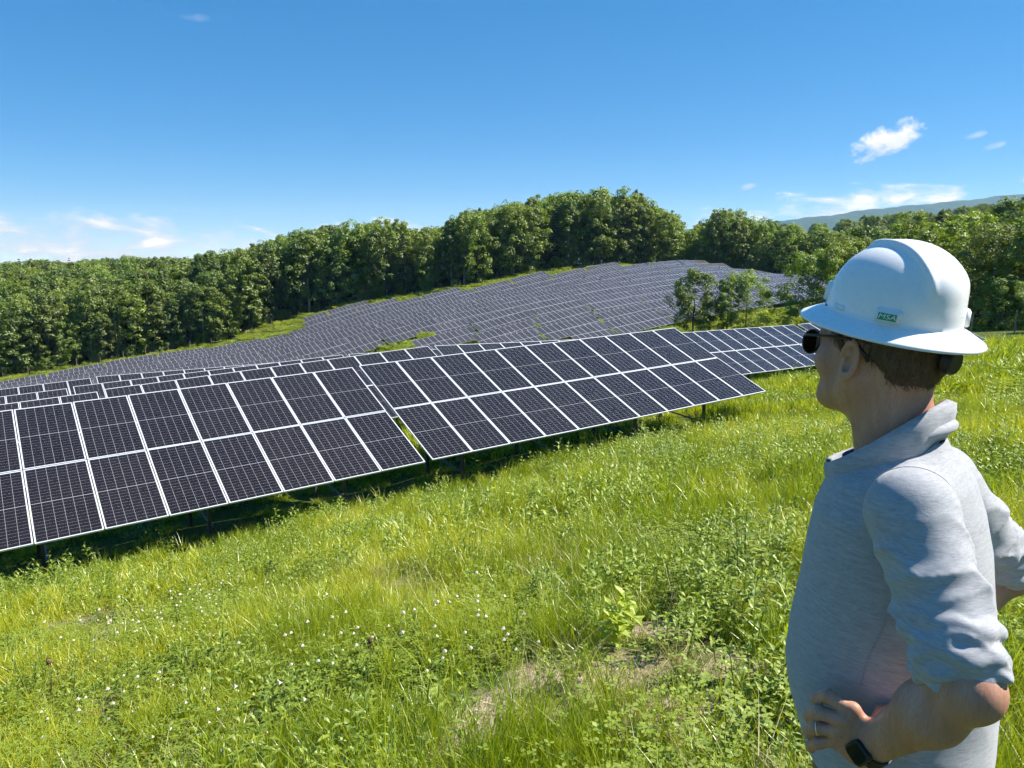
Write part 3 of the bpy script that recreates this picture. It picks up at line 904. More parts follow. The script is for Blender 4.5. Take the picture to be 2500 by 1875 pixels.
def plant_forest():
    T = sorted(TREES, key=lambda q: q[0] + (1e6 if not -80 < q[6] < 2580 else 0))     # largest in view first
    pick, rest = T[:285], T[285:]
    rg = random.Random(5)
    fe0 = np.array(FENCE, float)
    edge = sorted([t_ for t_ in pick if t_[5] == 'north' and t_[9] < np.interp(t_[8], fe0[:, 0], fe0[:, 1]) + 8.5], key=lambda t_: t_[6])
    order = {id(t_): i + 1 for i, t_ in enumerate(edge)}
    def nth(i):
        return '%d%s' % (i, 'th' if 10 < i % 100 < 14 else {1: 'st', 2: 'nd', 3: 'rd'}.get(i % 10, 'th'))
    for t_ in pick:
        (_, x, y, z, h, zone, px, py, e, n, d) = t_
        k = rg.random()
        if zone == 'north':
            side = 'left of the far panels' if e < 66 else 'behind the top of the far panels' if e < 172 else 'at the right end of the far panels'
            if k < .05:
                kd, nm, lab = CONI[1], 'conifer', 'dark conifer standing in the wood ' + side
            elif k < .15 and e < 120:
                kd, nm, lab = IVY, 'vine_covered_tree', 'slender tree wrapped in vines at the wood ' + side
            else:
                kd = KINDS[rg.choice([0, 1, 2, 3, 4, 0, 1, 6, 5, 5] if e < 172 else [5, 5, 6, 0, 5])]
                nm, lab = 'broadleaf_tree', ('light green' if kd is KINDS[5] else 'olive green' if kd is KINDS[6] else 'dark green') + ' broadleaf tree in the wood ' + side
        else:
            if k < .22 and d > 140:
                kd, nm, lab = CONI[1], 'conifer', 'dark conifer in the wood to the right of the hard hat'
            else:
                kd = KINDS[rg.choice([6, 5, 6, 1, 3, 0] if d < 170 else [0, 1, 3, 6, 1])]
                nm, lab = 'broadleaf_tree', ('light green' if kd is KINDS[5] else 'olive green' if kd is KINDS[6] else 'dark green') + ' broadleaf tree in the wood behind the hard hat'
        grp = lab
        if id(t_) in order:
            lab = lab.split(' in the wood')[0].split(' standing in')[0].split(' at the wood')[0] + ', %s from the left along the forest edge' % nth(order[id(t_)])
            grp = 'trees along the forest edge'
        place_tree(nm, kd, x, y, z, h, lab, 'tree', grp, rg.uniform(.85, 1.2) * (1.15 if h < 14 else 1))
    n = len(rest)
    pts = np.array([(r[1], r[2], r[3] - .2) for r in rest])
    h = np.array([r[4] for r in rest]) / 20.
    rot = np.zeros((n, 3)); rot[:, 2] = rng.uniform(0, 6.28, n)
    srcs = [k[0] for k in KINDS[:7]] + [CONI[0][0], CONI[1][0]]
    far = np.array([r[10] for r in rest])
    con = (rng.random(n) < .10)
    idx = np.where(con, rng.integers(7, 9, n), rng.choice([0, 1, 2, 3, 4, 6, 6, 1, 5, 5], n))
    w = rng.uniform(1.0, 1.35, n)
    scatter('distant_forest', pts, rot, None, idx, srcs, label='wooded hillsides of mixed trees beyond the solar field', cat='forest', scl3=np.c_[h * w, h * w, h])
    # understorey shrubs along the fence
    fe = np.array(FENCE, float)
    for i, e in enumerate(sorted(rg.uniform(-14, 222) for _ in range(95))):
        nf = np.interp(e, fe[:, 0], fe[:, 1]) + rg.uniform(1.0, 5.0)
        P = en(e, nf)
        lab = 'low leafy shrub behind the wire fence, %s from the left at the forest foot' % nth(i + 1)
        o = ob('shrub', None, loc=(P.x, P.y, gz(P.x, P.y) - .2), rot=(0, 0, rg.uniform(0, 6)), label=lab, cat='shrub', group='shrubs at the foot of the wood')
        c = ob('crown', FINE[4][0], o); s_ = rg.uniform(2.0, 4.6) / 20.; c.scale = (s_ * 1.5, s_ * 1.5, s_)
plant_forest()

# spruces standing up on the left skyline
for i, (px_, top_) in enumerate([(28, 634), (62, 628), (104, 634), (128, 630), (182, 626), (205, 632), (262, 633), (300, 629), (345, 634), (470, 622), (560, 612), (690, 572)]):
    a_ = math.atan((px_ - 1250) / F_PX); r_ = 400. - (px_ > 500) * 90
    x_, y_ = r_ * math.sin(a_), r_ * math.cos(a_)
    z_ = gz(x_, y_)
    zt_ = (HORIZON - top_) / F_PX * y_
    place_tree('spruce', CONI[i % 2], x_, y_, z_, max(12., zt_ - z_ - .8), 'dark spruce on the left skyline, %s from the left' % ORD[i], 'tree', 'spruces on the skyline', .9)
# small trees between the near rows and the far hillside
SMALL = [(26.0, 108, 10.0, 0, 1.0, 'small dark green tree, leftmost of the group behind the bluish solar table'),
         (30.6, 107, 8.6, 1, 1.0, 'slender light green tree, second of the group behind the bluish table'),
         (33.6, 108, 8.8, 2, .95, 'round light green tree beside the slender one, right of the group'),
         (28.9, 110, 5.6, 3, 1.0, 'low olive bush between the small trees behind the bluish table'),
         (41.0, 103, 10.6, 2, 1.0, 'tall bushy green tree just left of the hard hat'),
         (45.5, 104, 12.0, 0, 1.2, 'dark green tree partly behind the hard hat crown'),
         (49.0, 108, 12.5, 3, 1.0, 'olive tree hidden mostly by the hard hat'),
         (58.5, 92, 12.2, 3, 1.0, 'tall olive tree at the right, just past the hard hat'),
         (66.0, 92, 10.5, 3, 1.1, 'broad olive tree between the hard hat and the right edge'),
         (71.5, 95, 9.5, 2, 1.1, 'light green tree cut by the right edge of the photo'),
         (63.0, 84, 6.5, 3, 1.1, 'olive shrubby tree behind the right fence posts'),
         (56.0, 86, 6.0, 2, 1.0, 'low green tree behind the back of the hard hat'),
         (68.5, 84, 6.2, 2, 1.1, 'low bright bushy tree by the right fence')]
for (x, y, h, k, w, lab) in SMALL:
    place_tree('small_tree', FINE[k], x, y, gz(x, y), h, lab, 'tree', None, w)
# hero pine of the wood
P = en(167.5, 196)
place_tree('pine', CONI[1], P.x, P.y, gz(P.x, P.y), 24.5, 'tall dark pine with bare lower trunk among the tallest trees', 'tree', None, .8)
for (x, y, h, lab) in [(36.5, 101, 2.6, 'yellow-green bush above the top edge of the bluish solar table'), (39.0, 98, 1.9, 'small yellow-green bush left of the sunglasses')]:
    o = ob('shrub', None, loc=(x, y, gz(x, y) - .1), label=lab, cat='shrub')
    c = ob('crown', FINE[4][0], o); c.scale = (h / 20 * 1.3, h / 20 * 1.3, h / 20)

# ------------------------------------------------------------------ meadow
def blades(n, hmin, hmax, w, spread, lean, seed, segs=3, curl=.5):
    rg = np.random.default_rng(seed)
    nc = max(1, n // 14)                      # blades stand in little clumps
    cc = np.sqrt(rg.uniform(0, 1, nc)) * spread
    ca = rg.uniform(0, 6.283, nc)
    ch = rg.uniform(.72, 1.12, nc)
    w_ = rg.integers(0, nc, n)
    base = np.c_[cc * np.cos(ca), cc * np.sin(ca)][w_] + rg.normal(0, .16 * spread / max(1., nc ** .25), (n, 2))
    h = rg.uniform(hmin, hmax, n) * ch[w_]
    a = rg.uniform(0, 6.283, n)
    dirx, diry = np.cos(a), np.sin(a)
    ln = np.abs(rg.normal(0, lean, n)) + .05
    cu = rg.uniform(.1, 1., n) * curl
    sa = rg.uniform(0, 6.283, n)
    sx, sy = np.cos(sa), np.sin(sa)
    ww = w * rg.uniform(.6, 1.3, n)
    V = []
    for k in range(segs + 1):
        s_ = k / segs
        off = h * (ln * s_ + cu * s_ * s_)
        z = h * s_ * (1 - .35 * cu * s_)
        cx, cy = base[:, 0] + dirx * off, base[:, 1] + diry * off
        if k < segs:
            wd = ww * (1 - .75 * s_) * .5
            V.append(np.c_[cx - sx * wd, cy - sy * wd, z]); V.append(np.c_[cx + sx * wd, cy + sy * wd, z])
        else:
            V.append(np.c_[cx, cy, z])
    m = 2 * segs + 1
    V = np.stack(V, 1).reshape(-1, 3)
    b = np.arange(n)[:, None] * m
    Q = [np.c_[b + 2 * k, b + 2 * k + 1, b + 2 * k + 3, b + 2 * k + 2] for k in range(segs - 1)]
    T = np.c_[b + 2 * segs - 2, b + 2 * segs - 1, b + 2 * segs]
    return V, np.concatenate(Q), T

def tuft(name, mat, *a, **k):
    V, Q, T = blades(*a, **k)
    return mesh_np(name, V, [Q, T], [mat])

def lance_leaf(P, d, L, W, up, V, F, bend=.3):
    """a folded pointed leaf of four faces from P along d"""
    d = Vector(d).normalized(); s_ = d.cross(Vector(up)); s_ = s_.normalized() if s_.length > 1e-4 else Vector((1, 0, 0))
    u = s_.cross(d)
    b = len(V)
    m = P + d * L * .45 + u * L * .04
    tip = P + d * L - u * L * bend * .5
    V += [tuple(P), tuple(m + s_ * W / 2 + u * W * .12), tuple(m), tuple(m - s_ * W / 2 + u * W * .12), tuple(tip)]
    F += [(b, b + 1, b + 2), (b, b + 2, b + 3), (b + 1, b + 4, b + 2), (b + 2, b + 4, b + 3)]

def stem_plant(name, mat, stems, h, leafL, leafW, nleaf, seed, spread=.06, tipdense=False, droop=.35):
    rg = random.Random(seed)
    V, F = [], []
    for s_ in range(stems):
        a = rg.uniform(0, 6.28); lean = rg.uniform(0, .25)
        hh = h * rg.uniform(.65, 1.1)
        bx, by = rg.gauss(0, spread), rg.gauss(0, spread)
        top = Vector((bx + math.cos(a) * lean * hh, by + math.sin(a) * lean * hh, hh))
        base = Vector((bx, by, 0))
        # stem as thin three-sided prism
        b = len(V)
        for p, r_ in ((base, .004), (top, .0015)):
            for k in range(3):
                V.append((p.x + math.cos(k * 2.1) * r_, p.y + math.sin(k * 2.1) * r_, p.z))
        for k in range(3):
            F.append((b + k, b + (k + 1) % 3, b + 3 + k)); F.append((b + (k + 1) % 3, b + 3 + (k + 1) % 3, b + 3 + k))
        for i in range(nleaf):
            q = (i + .6) / nleaf
            q = .12 + .88 * (q ** (.6 if tipdense else .9))
            P = base.lerp(top, q)
            an = i * 2.4 + rg.uniform(-.4, .4)
            el = rg.uniform(.05, .7) + (.5 if q > .85 else 0)
            d = (math.cos(an) * math.cos(el), math.sin(an) * math.cos(el), math.sin(el))
            k = (1.15 - .6 * q) * rg.uniform(.75, 1.2)
            lance_leaf(P, d, leafL * k, leafW * k, (0, 0, 1), V, F, droop)
    return mesh_np(name, np.array(V), np.array(F), [mat])

def clover_patch(name, n, r, seed, flowers=0):
    """trifoliate leaves on short stalks, with round white blooms"""
    rg = np.random.default_rng(seed)
    V, F, mi = [], [], []
    for i in range(n):
        x, y = rg.normal(0, r, 2); z = rg.uniform(.05, .16); s_ = rg.uniform(.008, .015); a0 = rg.uniform(0, 6.28)
        for k in range(3):
            a = a0 + k * 2.094
            d = np.array([np.cos(a), np.sin(a), rg.uniform(-.1, .3)]); q = np.array([-np.sin(a), np.cos(a), 0])
            c = np.array([x, y, z])
            b = len(V)
            V += [tuple(c), tuple(c + d * s_ + q * s_ * .6), tuple(c + d * s_ * 1.7), tuple(c + d * s_ - q * s_ * .6)]
            F.append((b, b + 1, b + 2, b + 3)); mi.append(0)
    for i in range(flowers):
        x, y = rg.normal(0, r, 2); z = rg.uniform(.14, .26); s_ = rg.uniform(.011, .016)
        b = len(V)
        V += [(x, y, z - s_), (x + s_, y, z), (x, y + s_, z), (x - s_, y, z), (x, y - s_, z), (x, y, z + s_)]
        V += [(x - .0015, y, 0), (x + .0015, y, 0), (x + .0015, y, z), (x - .0015, y, z)]
        for q in ((1, 2, 5, 5), (2, 3, 5, 5), (3, 4, 5, 5), (4, 1, 5, 5), (2, 1, 0, 0), (3, 2, 0, 0), (4, 3, 0, 0), (1, 4, 0, 0)):
            F.append(tuple(b + j for j in q)); mi.append(1)
        F.append((b + 6, b + 7, b + 8, b + 9)); mi.append(0)
    quads = [f for f in F if len(set(f)) == 4]; tris = [f[:3] for f in F if len(set(f)) == 3]
    mq = [m for f, m in zip(F, mi) if len(set(f)) == 4]; mt = [m for f, m in zip(F, mi) if len(set(f)) == 3]
    Fs = [np.array(quads)] + ([np.array(tris)] if tris else [])
    return mesh_np(name, np.array(V), Fs, [M_WEED, M_CLOVER], mi=mq + mt)

GN_ = [tuft('grass', M_GRASS, 360, .07, .25, .0052, .30, .26, 200 + i) for i in range(4)]
GN_ += [tuft('grass', M_GRASS, 260, .16, .42, .0044, .26, .16, 210 + i, curl=.35) for i in range(3)]
GN_ += [tuft('straw', M_STRAW, 130, .06, .24, .0035, .26, .6, 220 + i, curl=.9) for i in range(2)]
GN_ += [clover_patch('clover', 170, .20, 230 + i, 0) for i in range(2)]
GN_ += [clover_patch('clover', 120, .22, 232 + i, 11) for i in range(2)]
GN_ += [stem_plant('weed', M_WEED, 9, .26, .075, .026, 9, 240 + i, .16) for i in range(3)]
GN_ += [stem_plant('weed', M_LIME, 5, .20, .07, .030, 8, 250 + i, .12) for i in range(2)]
# 0-3 short grass, 4-6 tall grass, 7-8 straw, 9-10 clover, 11-12 clover with bloom, 13-15 weed, 16-17 lime weed
GM_ = [tuft('grass', M_GRASS, 560, .10, .32, .011, .66, .24, 300 + i) for i in range(4)]
GM_ += [tuft('grass', M_GRASS, 380, .22, .46, .009, .60, .14, 310 + i, curl=.3) for i in range(2)]
GM_ += [stem_plant('weed', M_WEED, 22, .34, .12, .045, 9, 320 + i, .38) for i in range(3)]
GM_ += [stem_plant('weed', M_LIME, 14, .28, .11, .045, 8, 330, .34)]
GF_ = [tuft('grass', M_GRASS, 900, .16, .48, .030, 1.7, .2, 400 + i, segs=2) for i in range(4)]
GF_ += [stem_plant('weed', M_WEED, 60, .42, .24, .11, 7, 420 + i, 1.0) for i in range(2)]

def value_noise(x, y, s, seed):
    q = np.random.default_rng(seed).random((64, 64))
    x = x / s + 500; y = y / s + 500
    i, j = np.floor(x).astype(int), np.floor(y).astype(int)
    fx, fy = x - i, y - j
    fx = fx * fx * (3 - 2 * fx); fy = fy * fy * (3 - 2 * fy)
    g = lambda a, b: q[a % 64, b % 64]
    return (g(i, j) * (1 - fx) + g(i + 1, j) * fx) * (1 - fy) + (g(i, j + 1) * (1 - fx) + g(i + 1, j + 1) * fx) * fy

def meadow_points(r0, r1, dens, a0=-46, a1=46):
    A = R(a1 - a0) / 2 * (r1 ** 2 - r0 ** 2)
    n = int(A * dens)
    a = rng.uniform(R(a0), R(a1), n)
    r = np.sqrt(rng.uniform(r0 ** 2, r1 ** 2, n))
    return np.c_[r * np.sin(a), r * np.cos(a)]

def soil_amount(P):
    s_ = np.zeros(len(P))
    for (x, y, r) in SOIL:
        s_ = np.maximum(s_, 1 - np.hypot(P[:, 0] - x, P[:, 1] - y) / (r * 1.25))
    return np.clip(s_ * 1.6 + .25 * (value_noise(P[:, 0], P[:, 1], .35, 21) - .5) * (s_ > 0), 0, 1)

def sow(name, P, srcs, table, label, smin, smax):
    n = len(P)
    z = ground_z(P[:, 0], P[:, 1])
    v1, v2 = value_noise(P[:, 0], P[:, 1], 1.3, 1), value_noise(P[:, 0], P[:, 1], 3.1, 2)
    idx = table(P, v1, v2)
    keep = idx >= 0
    pe, pn = P @ E_[:2], P @ N_[:2]
    under = ((pn > 15.55) & (pn < 20.3) & (pe > -5) & (pe < 21.2)) | ((pn > 24.9) & (pn < 29.3) & (pe > -10) & (pe < 58))
    keep &= ~under | (rng.random(n) < .30)
    shade = np.where(under, .55, 1.)
    rot = np.c_[rng.normal(0, .10, n), rng.normal(0, .10, n), rng.uniform(0, 6.28, n)]
    scl = rng.uniform(smin, smax, n) * (.75 + .5 * v2) * shade
    scatter(name, np.c_[P, z - .01][keep], rot[keep], scl[keep], idx[keep], srcs, label=label, cat='grass')

def near_table(P, v1, v2):
    n = len(P); u = rng.random(n)
    so = soil_amount(P)
    # share of clover is larger on the left, tall grass in the middle
    left = np.clip((-P[:, 0] - .2) / 3.2 + .15, 0, 1)
    idx = rng.integers(0, 4, n)
    idx = np.where((v1 > .45) & (u < .5 - .3 * left), rng.integers(4, 7, n), idx)
    idx = np.where(u > .86 - .07 * (v2 > .6), rng.integers(7, 9, n), idx)
    cl = (value_noise(P[:, 0], P[:, 1], .9, 7) > .70 - .34 * left)
    u2 = rng.random(n)
    idx = np.where(cl & (u2 < .62), rng.integers(9, 11, n), idx)
    idx = np.where(cl & (u2 < .24 * left + .010), rng.integers(11, 13, n), idx)
    wd = value_noise(P[:, 0], P[:, 1], .7, 9) > .54
    u3 = rng.random(n)
    idx = np.where(wd & (u3 < .42), rng.integers(13, 16, n), idx)
    idx = np.where(wd & (u3 > .955), rng.integers(16, 18, n), idx)
    u4 = rng.random(n)
    idx = np.where((so > .18) & (u4 < so * 1.15), -1, idx)
    idx = np.where((so > .05) & (idx >= 0) & (rng.random(n) < .55), rng.integers(7, 9, n), idx)
    return idx
def mid_table(P, v1, v2):
    n = len(P); u = rng.random(n)
    idx = rng.integers(0, 4, n)
    idx = np.where((v1 > .5) & (u < .45), rng.integers(4, 6, n), idx)
    wd = value_noise(P[:, 0], P[:, 1], 1.6, 12) > .55
    u3 = rng.random(n)
    idx = np.where(wd & (u3 < .55), rng.integers(6, 9, n), np.where(u3 < .10, rng.integers(6, 9, n), idx))
    idx = np.where(wd & (u3 > .93), 9, idx)
    return idx
def far_table(P, v1, v2):
    n = len(P)
    idx = rng.integers(0, 4, n)
    return np.where((value_noise(P[:, 0], P[:, 1], 3.5, 15) > .6) & (rng.random(n) < .45), rng.integers(4, 6, n), idx)

sow('meadow_grass', meadow_points(.7, 8.5, 21), GN_, near_table, 'lush meadow of grass, clover and weeds in the foreground', .85, 1.3)
sow('meadow_grass', meadow_points(8.5, 24, 4.6), GM_, mid_table, 'bright green grass on the slope below the nearest panels', .8, 1.25)
sow('meadow_grass', meadow_points(24, 70, .62), GF_, far_table, 'tall green grass behind and beside the near rows', .8, 1.3)
PF = meadow_points(100, 262, .16, -42, 34)
_pe, _pn = PF @ E_[:2], PF @ N_[:2]
_fe = np.array(FENCE, float)
_m = (_pn < np.interp(_pe, _fe[:, 0], _fe[:, 1]) + 3) & (_pn > np.interp(_pe, _fe[:, 0], _fe[:, 1]) - 34)
_m |= (_pn < 140) & (_pe > 40) & (_pe < 120)
sow('meadow_grass', PF[_m], GF_, far_table, 'green grass between the far panel rows and the fence', 1.0, 1.7)

# single plants one can point at
def plant(me, x, y, lab, cat='plant', s=1., name='weed_plant', group=None):
    o = ob(name, me, loc=(x, y, gz(x, y)), rot=(0, 0, random.uniform(0, 6.28)), label=lab, cat=cat, group=group)
    o.scale = (s, s, s)
    return o
P_GOLD = [stem_plant('goldenrod', M_WEED, 6, .62, .14, .030, 17, 500 + i, .10, True) for i in range(3)]
P_BUSH = [stem_plant('bushy_weed', M_WEED, 12, .48, .12, .050, 13, 510 + i, .13, True) for i in range(3)]
P_LIME = stem_plant('sapling', M_LIME, 6, .36, .15, .085, 9, 520, .07, True, .5)
for i, (x, y, s, lab) in enumerate([(-9.2, 14.6, .95, 'leafy tall weed at the shadow edge below the left table, leftmost'), (-8.4, 14.3, 1.1, 'bushy pale green weed at the shadow edge below the left table'),
        (-7.75, 14.75, .8, 'upright weed against the dark shadow, left of a pair'), (-7.5, 14.8, .85, 'upright weed against the dark shadow, right of a pair'),
        (-6.95, 14.45, .8, 'lone upright weed against the dark panel shadow'), (-1.65, 17.6, 1.2, 'bright bushy weed below the gap between the two nearest tables')]):
    plant(P_GOLD[i % 3], x, y, lab, s=s)
for i, (x, y, s, lab) in enumerate([(.52, 4.5, .62, 'leafy weed behind the bare soil, left of the lime sapling'), (.95, 4.2, .66, 'leafy weed at the right edge of the bare soil'), (.28, 3.75, .5, 'small weed growing in the middle of the bare soil'), (.75, 5.5, 1.0, 'tall feathery weed in the middle of the meadow'), (1.9, 5.4, 1.15, 'tall bushy weed left of the man\'s chest'), (1.62, 4.45, 1.0, 'leafy weed just left of the man\'s belly'),
        (3.9, 10.2, 1.25, 'bushy weed on the slope left of the man\'s collar'), (1.2, 4.5, .8, 'dark leafy weed beside the lime sapling'), (6.85, 10.1, 1.1, 'bushy weed at the right edge behind the man\'s shoulder'),
        (2.1, 5.8, .95, 'slim weed rising left of the grey shirt'), (1.46, 5.0, .9, 'spreading weed in the tall grass near the man'), (-1.3, 3.9, .62, 'low weed near the bottom edge of the photo'),
        (-.7, 4.8, .6, 'small weed beside the dried flower stalk'), (.2, 5.6, .75, 'small leafy weed above the bare soil patch')]):
    plant(P_BUSH[i % 3] if i % 4 else P_GOLD[i % 3], x, y, lab, s=s)
plant(P_LIME, .70, 4.35, 'lime yellow sapling with broad leaves beside the bare soil', s=.9, name='lime_sapling')
def dried_flower(x, y, h, lab):
    root = ob('dried_flower', None, loc=(x, y, gz(x, y)), rot=(.08, .05, 0), label=lab, cat='plant')
    b = MB(); b.tube([(0, 0, 0), (.01, .005, h * .5), (.0, .02, h)], [.003, .0025, .002], 5)
    ob('stalk', b.mesh('stalk', M_STEM), root)
    rg = np.random.default_rng(int(abs(x) * 100))
    n = 160
    d = rg.normal(size=(n, 3)); C = d / np.linalg.norm(d, axis=1, keepdims=True) * rg.uniform(.2, 1, (n, 1)) * np.array([.024, .024, .034]) + np.array([0, .02, h])
    V, Q = leaf_quads(C, rg.uniform(.008, .016, n), d, rg)
    ob('flower_head', mesh_np('flower_head', V, Q, [M_BROWN]), root)
dried_flower(-.87, 4.2, .36, 'brown dried flower head on a thin stalk, bottom centre-left')
dried_flower(-3.32, 4.95, .32, 'brown dried flower head near the bottom left corner')
# ------------------------------------------------------------------ the man (modelled in metres, x right, y ahead, z up from his feet)
def smin(a, b, k):
    h = np.clip(.5 + .5 * (b - a) / k, 0, 1)
    return b * (1 - h) + a * h - k * h * (1 - h)
def smax(a, b, k):
    return -smin(-a, -b, k)
class Grid:
    def __init__(s, lo, hi, h):
        s.lo = np.array(lo, np.float32); s.h = h
        n = np.ceil((np.array(hi) - s.lo) / h).astype(int) + 1
        ax = [s.lo[i] + h * np.arange(n[i], dtype=np.float32) for i in range(3)]
        s.X, s.Y, s.Z = np.meshgrid(*ax, indexing='ij', sparse=False)
def d_ell(g, c, r):
    x, y, z = (g.X - c[0]) / r[0], (g.Y - c[1]) / r[1], (g.Z - c[2]) / r[2]
    k0 = np.sqrt(x * x + y * y + z * z)
    k1 = np.sqrt((x / r[0]) ** 2 + (y / r[1]) ** 2 + (z / r[2]) ** 2) + 1e-6
    return k0 * (k0 - 1) / k1
def cap_t(g, a, b):
    a = np.array(a, np.float32); b = np.array(b, np.float32); d = b - a
    t = ((g.X - a[0]) * d[0] + (g.Y - a[1]) * d[1] + (g.Z - a[2]) * d[2]) / float(d @ d)
    return np.clip(t, 0, 1)
def d_cap(g, a, b, ra, rb, flat=None):
    t = cap_t(g, a, b)
    dx = g.X - (a[0] + t * (b[0] - a[0])); dy = g.Y - (a[1] + t * (b[1] - a[1])); dz = g.Z - (a[2] + t * (b[2] - a[2]))
    if flat is not None:                        # (axis, factor): squeeze the section along an axis
        ax, f = flat
        p = dx * ax[0] + dy * ax[1] + dz * ax[2]
        q = p * (f - 1)
        dx, dy, dz = dx + ax[0] * q, dy + ax[1] * q, dz + ax[2] * q
    return np.sqrt(dx * dx + dy * dy + dz * dz) - (ra + t * (rb - ra))
def surface_nets(D, lo, h):
    D = D.astype(np.float32)
    S = D < 0
    n = D.shape
    c = np.zeros([k - 1 for k in n], np.int8)
    for i in (0, 1):
        for j in (0, 1):
            for k in (0, 1):
                c += S[i:n[0] - 1 + i, j:n[1] - 1 + j, k:n[2] - 1 + k]
    act = (c > 0) & (c < 8)
    I = np.argwhere(act)
    idx = -np.ones(act.shape, np.int64)
    idx[act] = np.arange(len(I))
    acc = np.zeros((len(I), 3)); cnt = np.zeros(len(I))
    cor = [(i, j, k) for i in (0, 1) for j in (0, 1) for k in (0, 1)]
    for a in range(8):
        for b in range(a + 1, 8):
            da = np.array(cor[b]) - np.array(cor[a])
            if np.abs(da).sum() != 1:
                continue
            va = D[I[:, 0] + cor[a][0], I[:, 1] + cor[a][1], I[:, 2] + cor[a][2]]
            vb = D[I[:, 0] + cor[b][0], I[:, 1] + cor[b][1], I[:, 2] + cor[b][2]]
            m = (va < 0) != (vb < 0)
            t = np.where(m, va / np.where(va == vb, 1, va - vb), 0)
            acc += np.where(m[:, None], np.array(cor[a]) + t[:, None] * da, 0)
            cnt += m
    V = (I + acc / np.maximum(cnt, 1)[:, None]) * h + np.asarray(lo)
    Q = []
    for ax in range(3):
        sl0 = [slice(1, n[q] - 1) for q in range(3)]; sl0[ax] = slice(0, n[ax] - 1)
        sl1 = list(sl0); sl1[ax] = slice(1, n[ax])
        A, B = S[tuple(sl0)], S[tuple(sl1)]
        e = np.argwhere(A != B)
        if not len(e):
            continue
        off = np.array([1, 1, 1]); off[ax] = 0
        e0 = e + off
        u, v = [(1, 2), (2, 0), (0, 1)][ax]
        du = np.zeros(3, int); du[u] = 1; dv = np.zeros(3, int); dv[v] = 1
        q = np.stack([idx[tuple((e0 - du - dv).T)], idx[tuple((e0 - dv).T)], idx[tuple(e0.T)], idx[tuple((e0 - du).T)]], 1)
        flip = ~A[tuple(e.T)]
        q[flip] = q[flip][:, ::-1]
        Q.append(q)
    Q = np.concatenate(Q)
    return V, Q[(Q >= 0).all(1)]
def relax(V, Q, it=2, f=.5):
    E0 = np.concatenate([Q[:, [0, 1]], Q[:, [1, 2]], Q[:, [2, 3]], Q[:, [3, 0]]])
    for _ in range(it):
        s_ = np.zeros_like(V); c = np.zeros(len(V))
        for a, b in ((0, 1), (1, 0)):
            for k in range(3):
                s_[:, k] += np.bincount(E0[:, a], V[E0[:, b], k], len(V))
            c += np.bincount(E0[:, a], minlength=len(V))
        V = V + f * (s_ / np.maximum(c, 1)[:, None] - V)
    return V
def sdf_mesh(g, D, it=2):
    V, Q = surface_nets(D, g.lo, g.h)
    return relax(V, Q, it), Q
def join_parts(parts):
    Vs, Qs, o = [], [], 0
    for V, Q in parts:
        Vs.append(V); Qs.append(Q + o); o += len(V)
    return np.concatenate(Vs), np.concatenate(Qs)

# ---- materials
def skin_material():
    m, t, p = pmat('skin', (.50, .29, .21), .48, spec=.35)
    n1 = noise(t, 11., 4., .6); n2 = noise(t, 190., 3., .65); n3 = noise(t, 38., 4., .6)
    c = mixc(t, ramp(t, n1, [(.35, (0, 0, 0)), (.68, (1, 1, 1))]), (.40, .205, .130), (.56, .31, .215))
    c = mixc(t, ramp(t, n3, [(.50, (0, 0, 0)), (.75, (.6, .6, .6))]), c, (.52, .20, .14))
    c = mixc(t, ramp(t, n2, [(.52, (0, 0, 0)), (.72, (.55, .55, .55))]), c, (.28, .13, .08))
    t.links.new(c, p.inputs['Base Color'])
    p.inputs['Subsurface Weight'].default_value = .12
    p.inputs['Subsurface Radius'].default_value = (1.0, .35, .2)
    p.inputs['Subsurface Scale'].default_value = .006
    bump(t, p, mth(t, 'ADD', n2, mth(t, 'MULTIPLY', n3, .8)), .45, .0011)
    return m
def heather_material():
    m, t, p = pmat('heather_jersey', (.5, .5, .5), .93, spec=.12)
    tc = nd(t, 'ShaderNodeTexCoord')
    mp = nd(t, 'ShaderNodeMapping'); mp.inputs['Scale'].default_value = (90, 90, 700)
    t.links.new(tc.outputs['Object'], mp.inputs['Vector'])
    st = noise(t, 1., 4., .65, mp.outputs[0], .6)
    mp2 = nd(t, 'ShaderNodeMapping'); mp2.inputs['Scale'].default_value = (30, 30, 200)
    t.links.new(tc.outputs['Object'], mp2.inputs['Vector'])
    st2 = noise(t, 1., 3., .6, mp2.outputs[0], .5)
    f = mth(t, 'ADD', mth(t, 'MULTIPLY', st, .6), mth(t, 'MULTIPLY', st2, .4))
    t.links.new(ramp(t, f, [(.30, (.235, .245, .265)), (.50, (.345, .355, .378)), (.70, (.465, .475, .50))]), p.inputs['Base Color'])
    wv = noise(t, 900., 2., .5, tc.outputs['Object'])
    fold = noise(t, 26., 3., .55, tc.outputs['Object'], .8)
    bump(t, p, mth(t, 'ADD', mth(t, 'ADD', mth(t, 'MULTIPLY', st, .5), mth(t, 'MULTIPLY', wv, .6)), mth(t, 'MULTIPLY', fold, 1.2)), .30, .0022)
    p.inputs['Sheen Weight'].default_value = .25
    p.inputs['Sheen Roughness'].default_value = .6
    return m
M_SKIN, M_SHIRT = skin_material(), heather_material()
M_NAVY, t, p = pmat('navy_lining', (.035, .045, .085), .9, spec=.1)
bump(t, p, noise(t, 600., 2.), .4, .001)
M_HAIR, t, p = pmat('brown_hair', (.06, .033, .018), .5, spec=.4)
tc = nd(t, 'ShaderNodeTexCoord'); mp = nd(t, 'ShaderNodeMapping'); mp.inputs['Scale'].default_value = (330, 330, 45)
t.links.new(tc.outputs['Object'], mp.inputs['Vector'])
n_ = noise(t, 1., 4., .6, mp.outputs[0], .8)
t.links.new(ramp(t, n_, [(.3, (.030, .016, .009)), (.7, (.150, .085, .046))]), p.inputs['Base Color'])
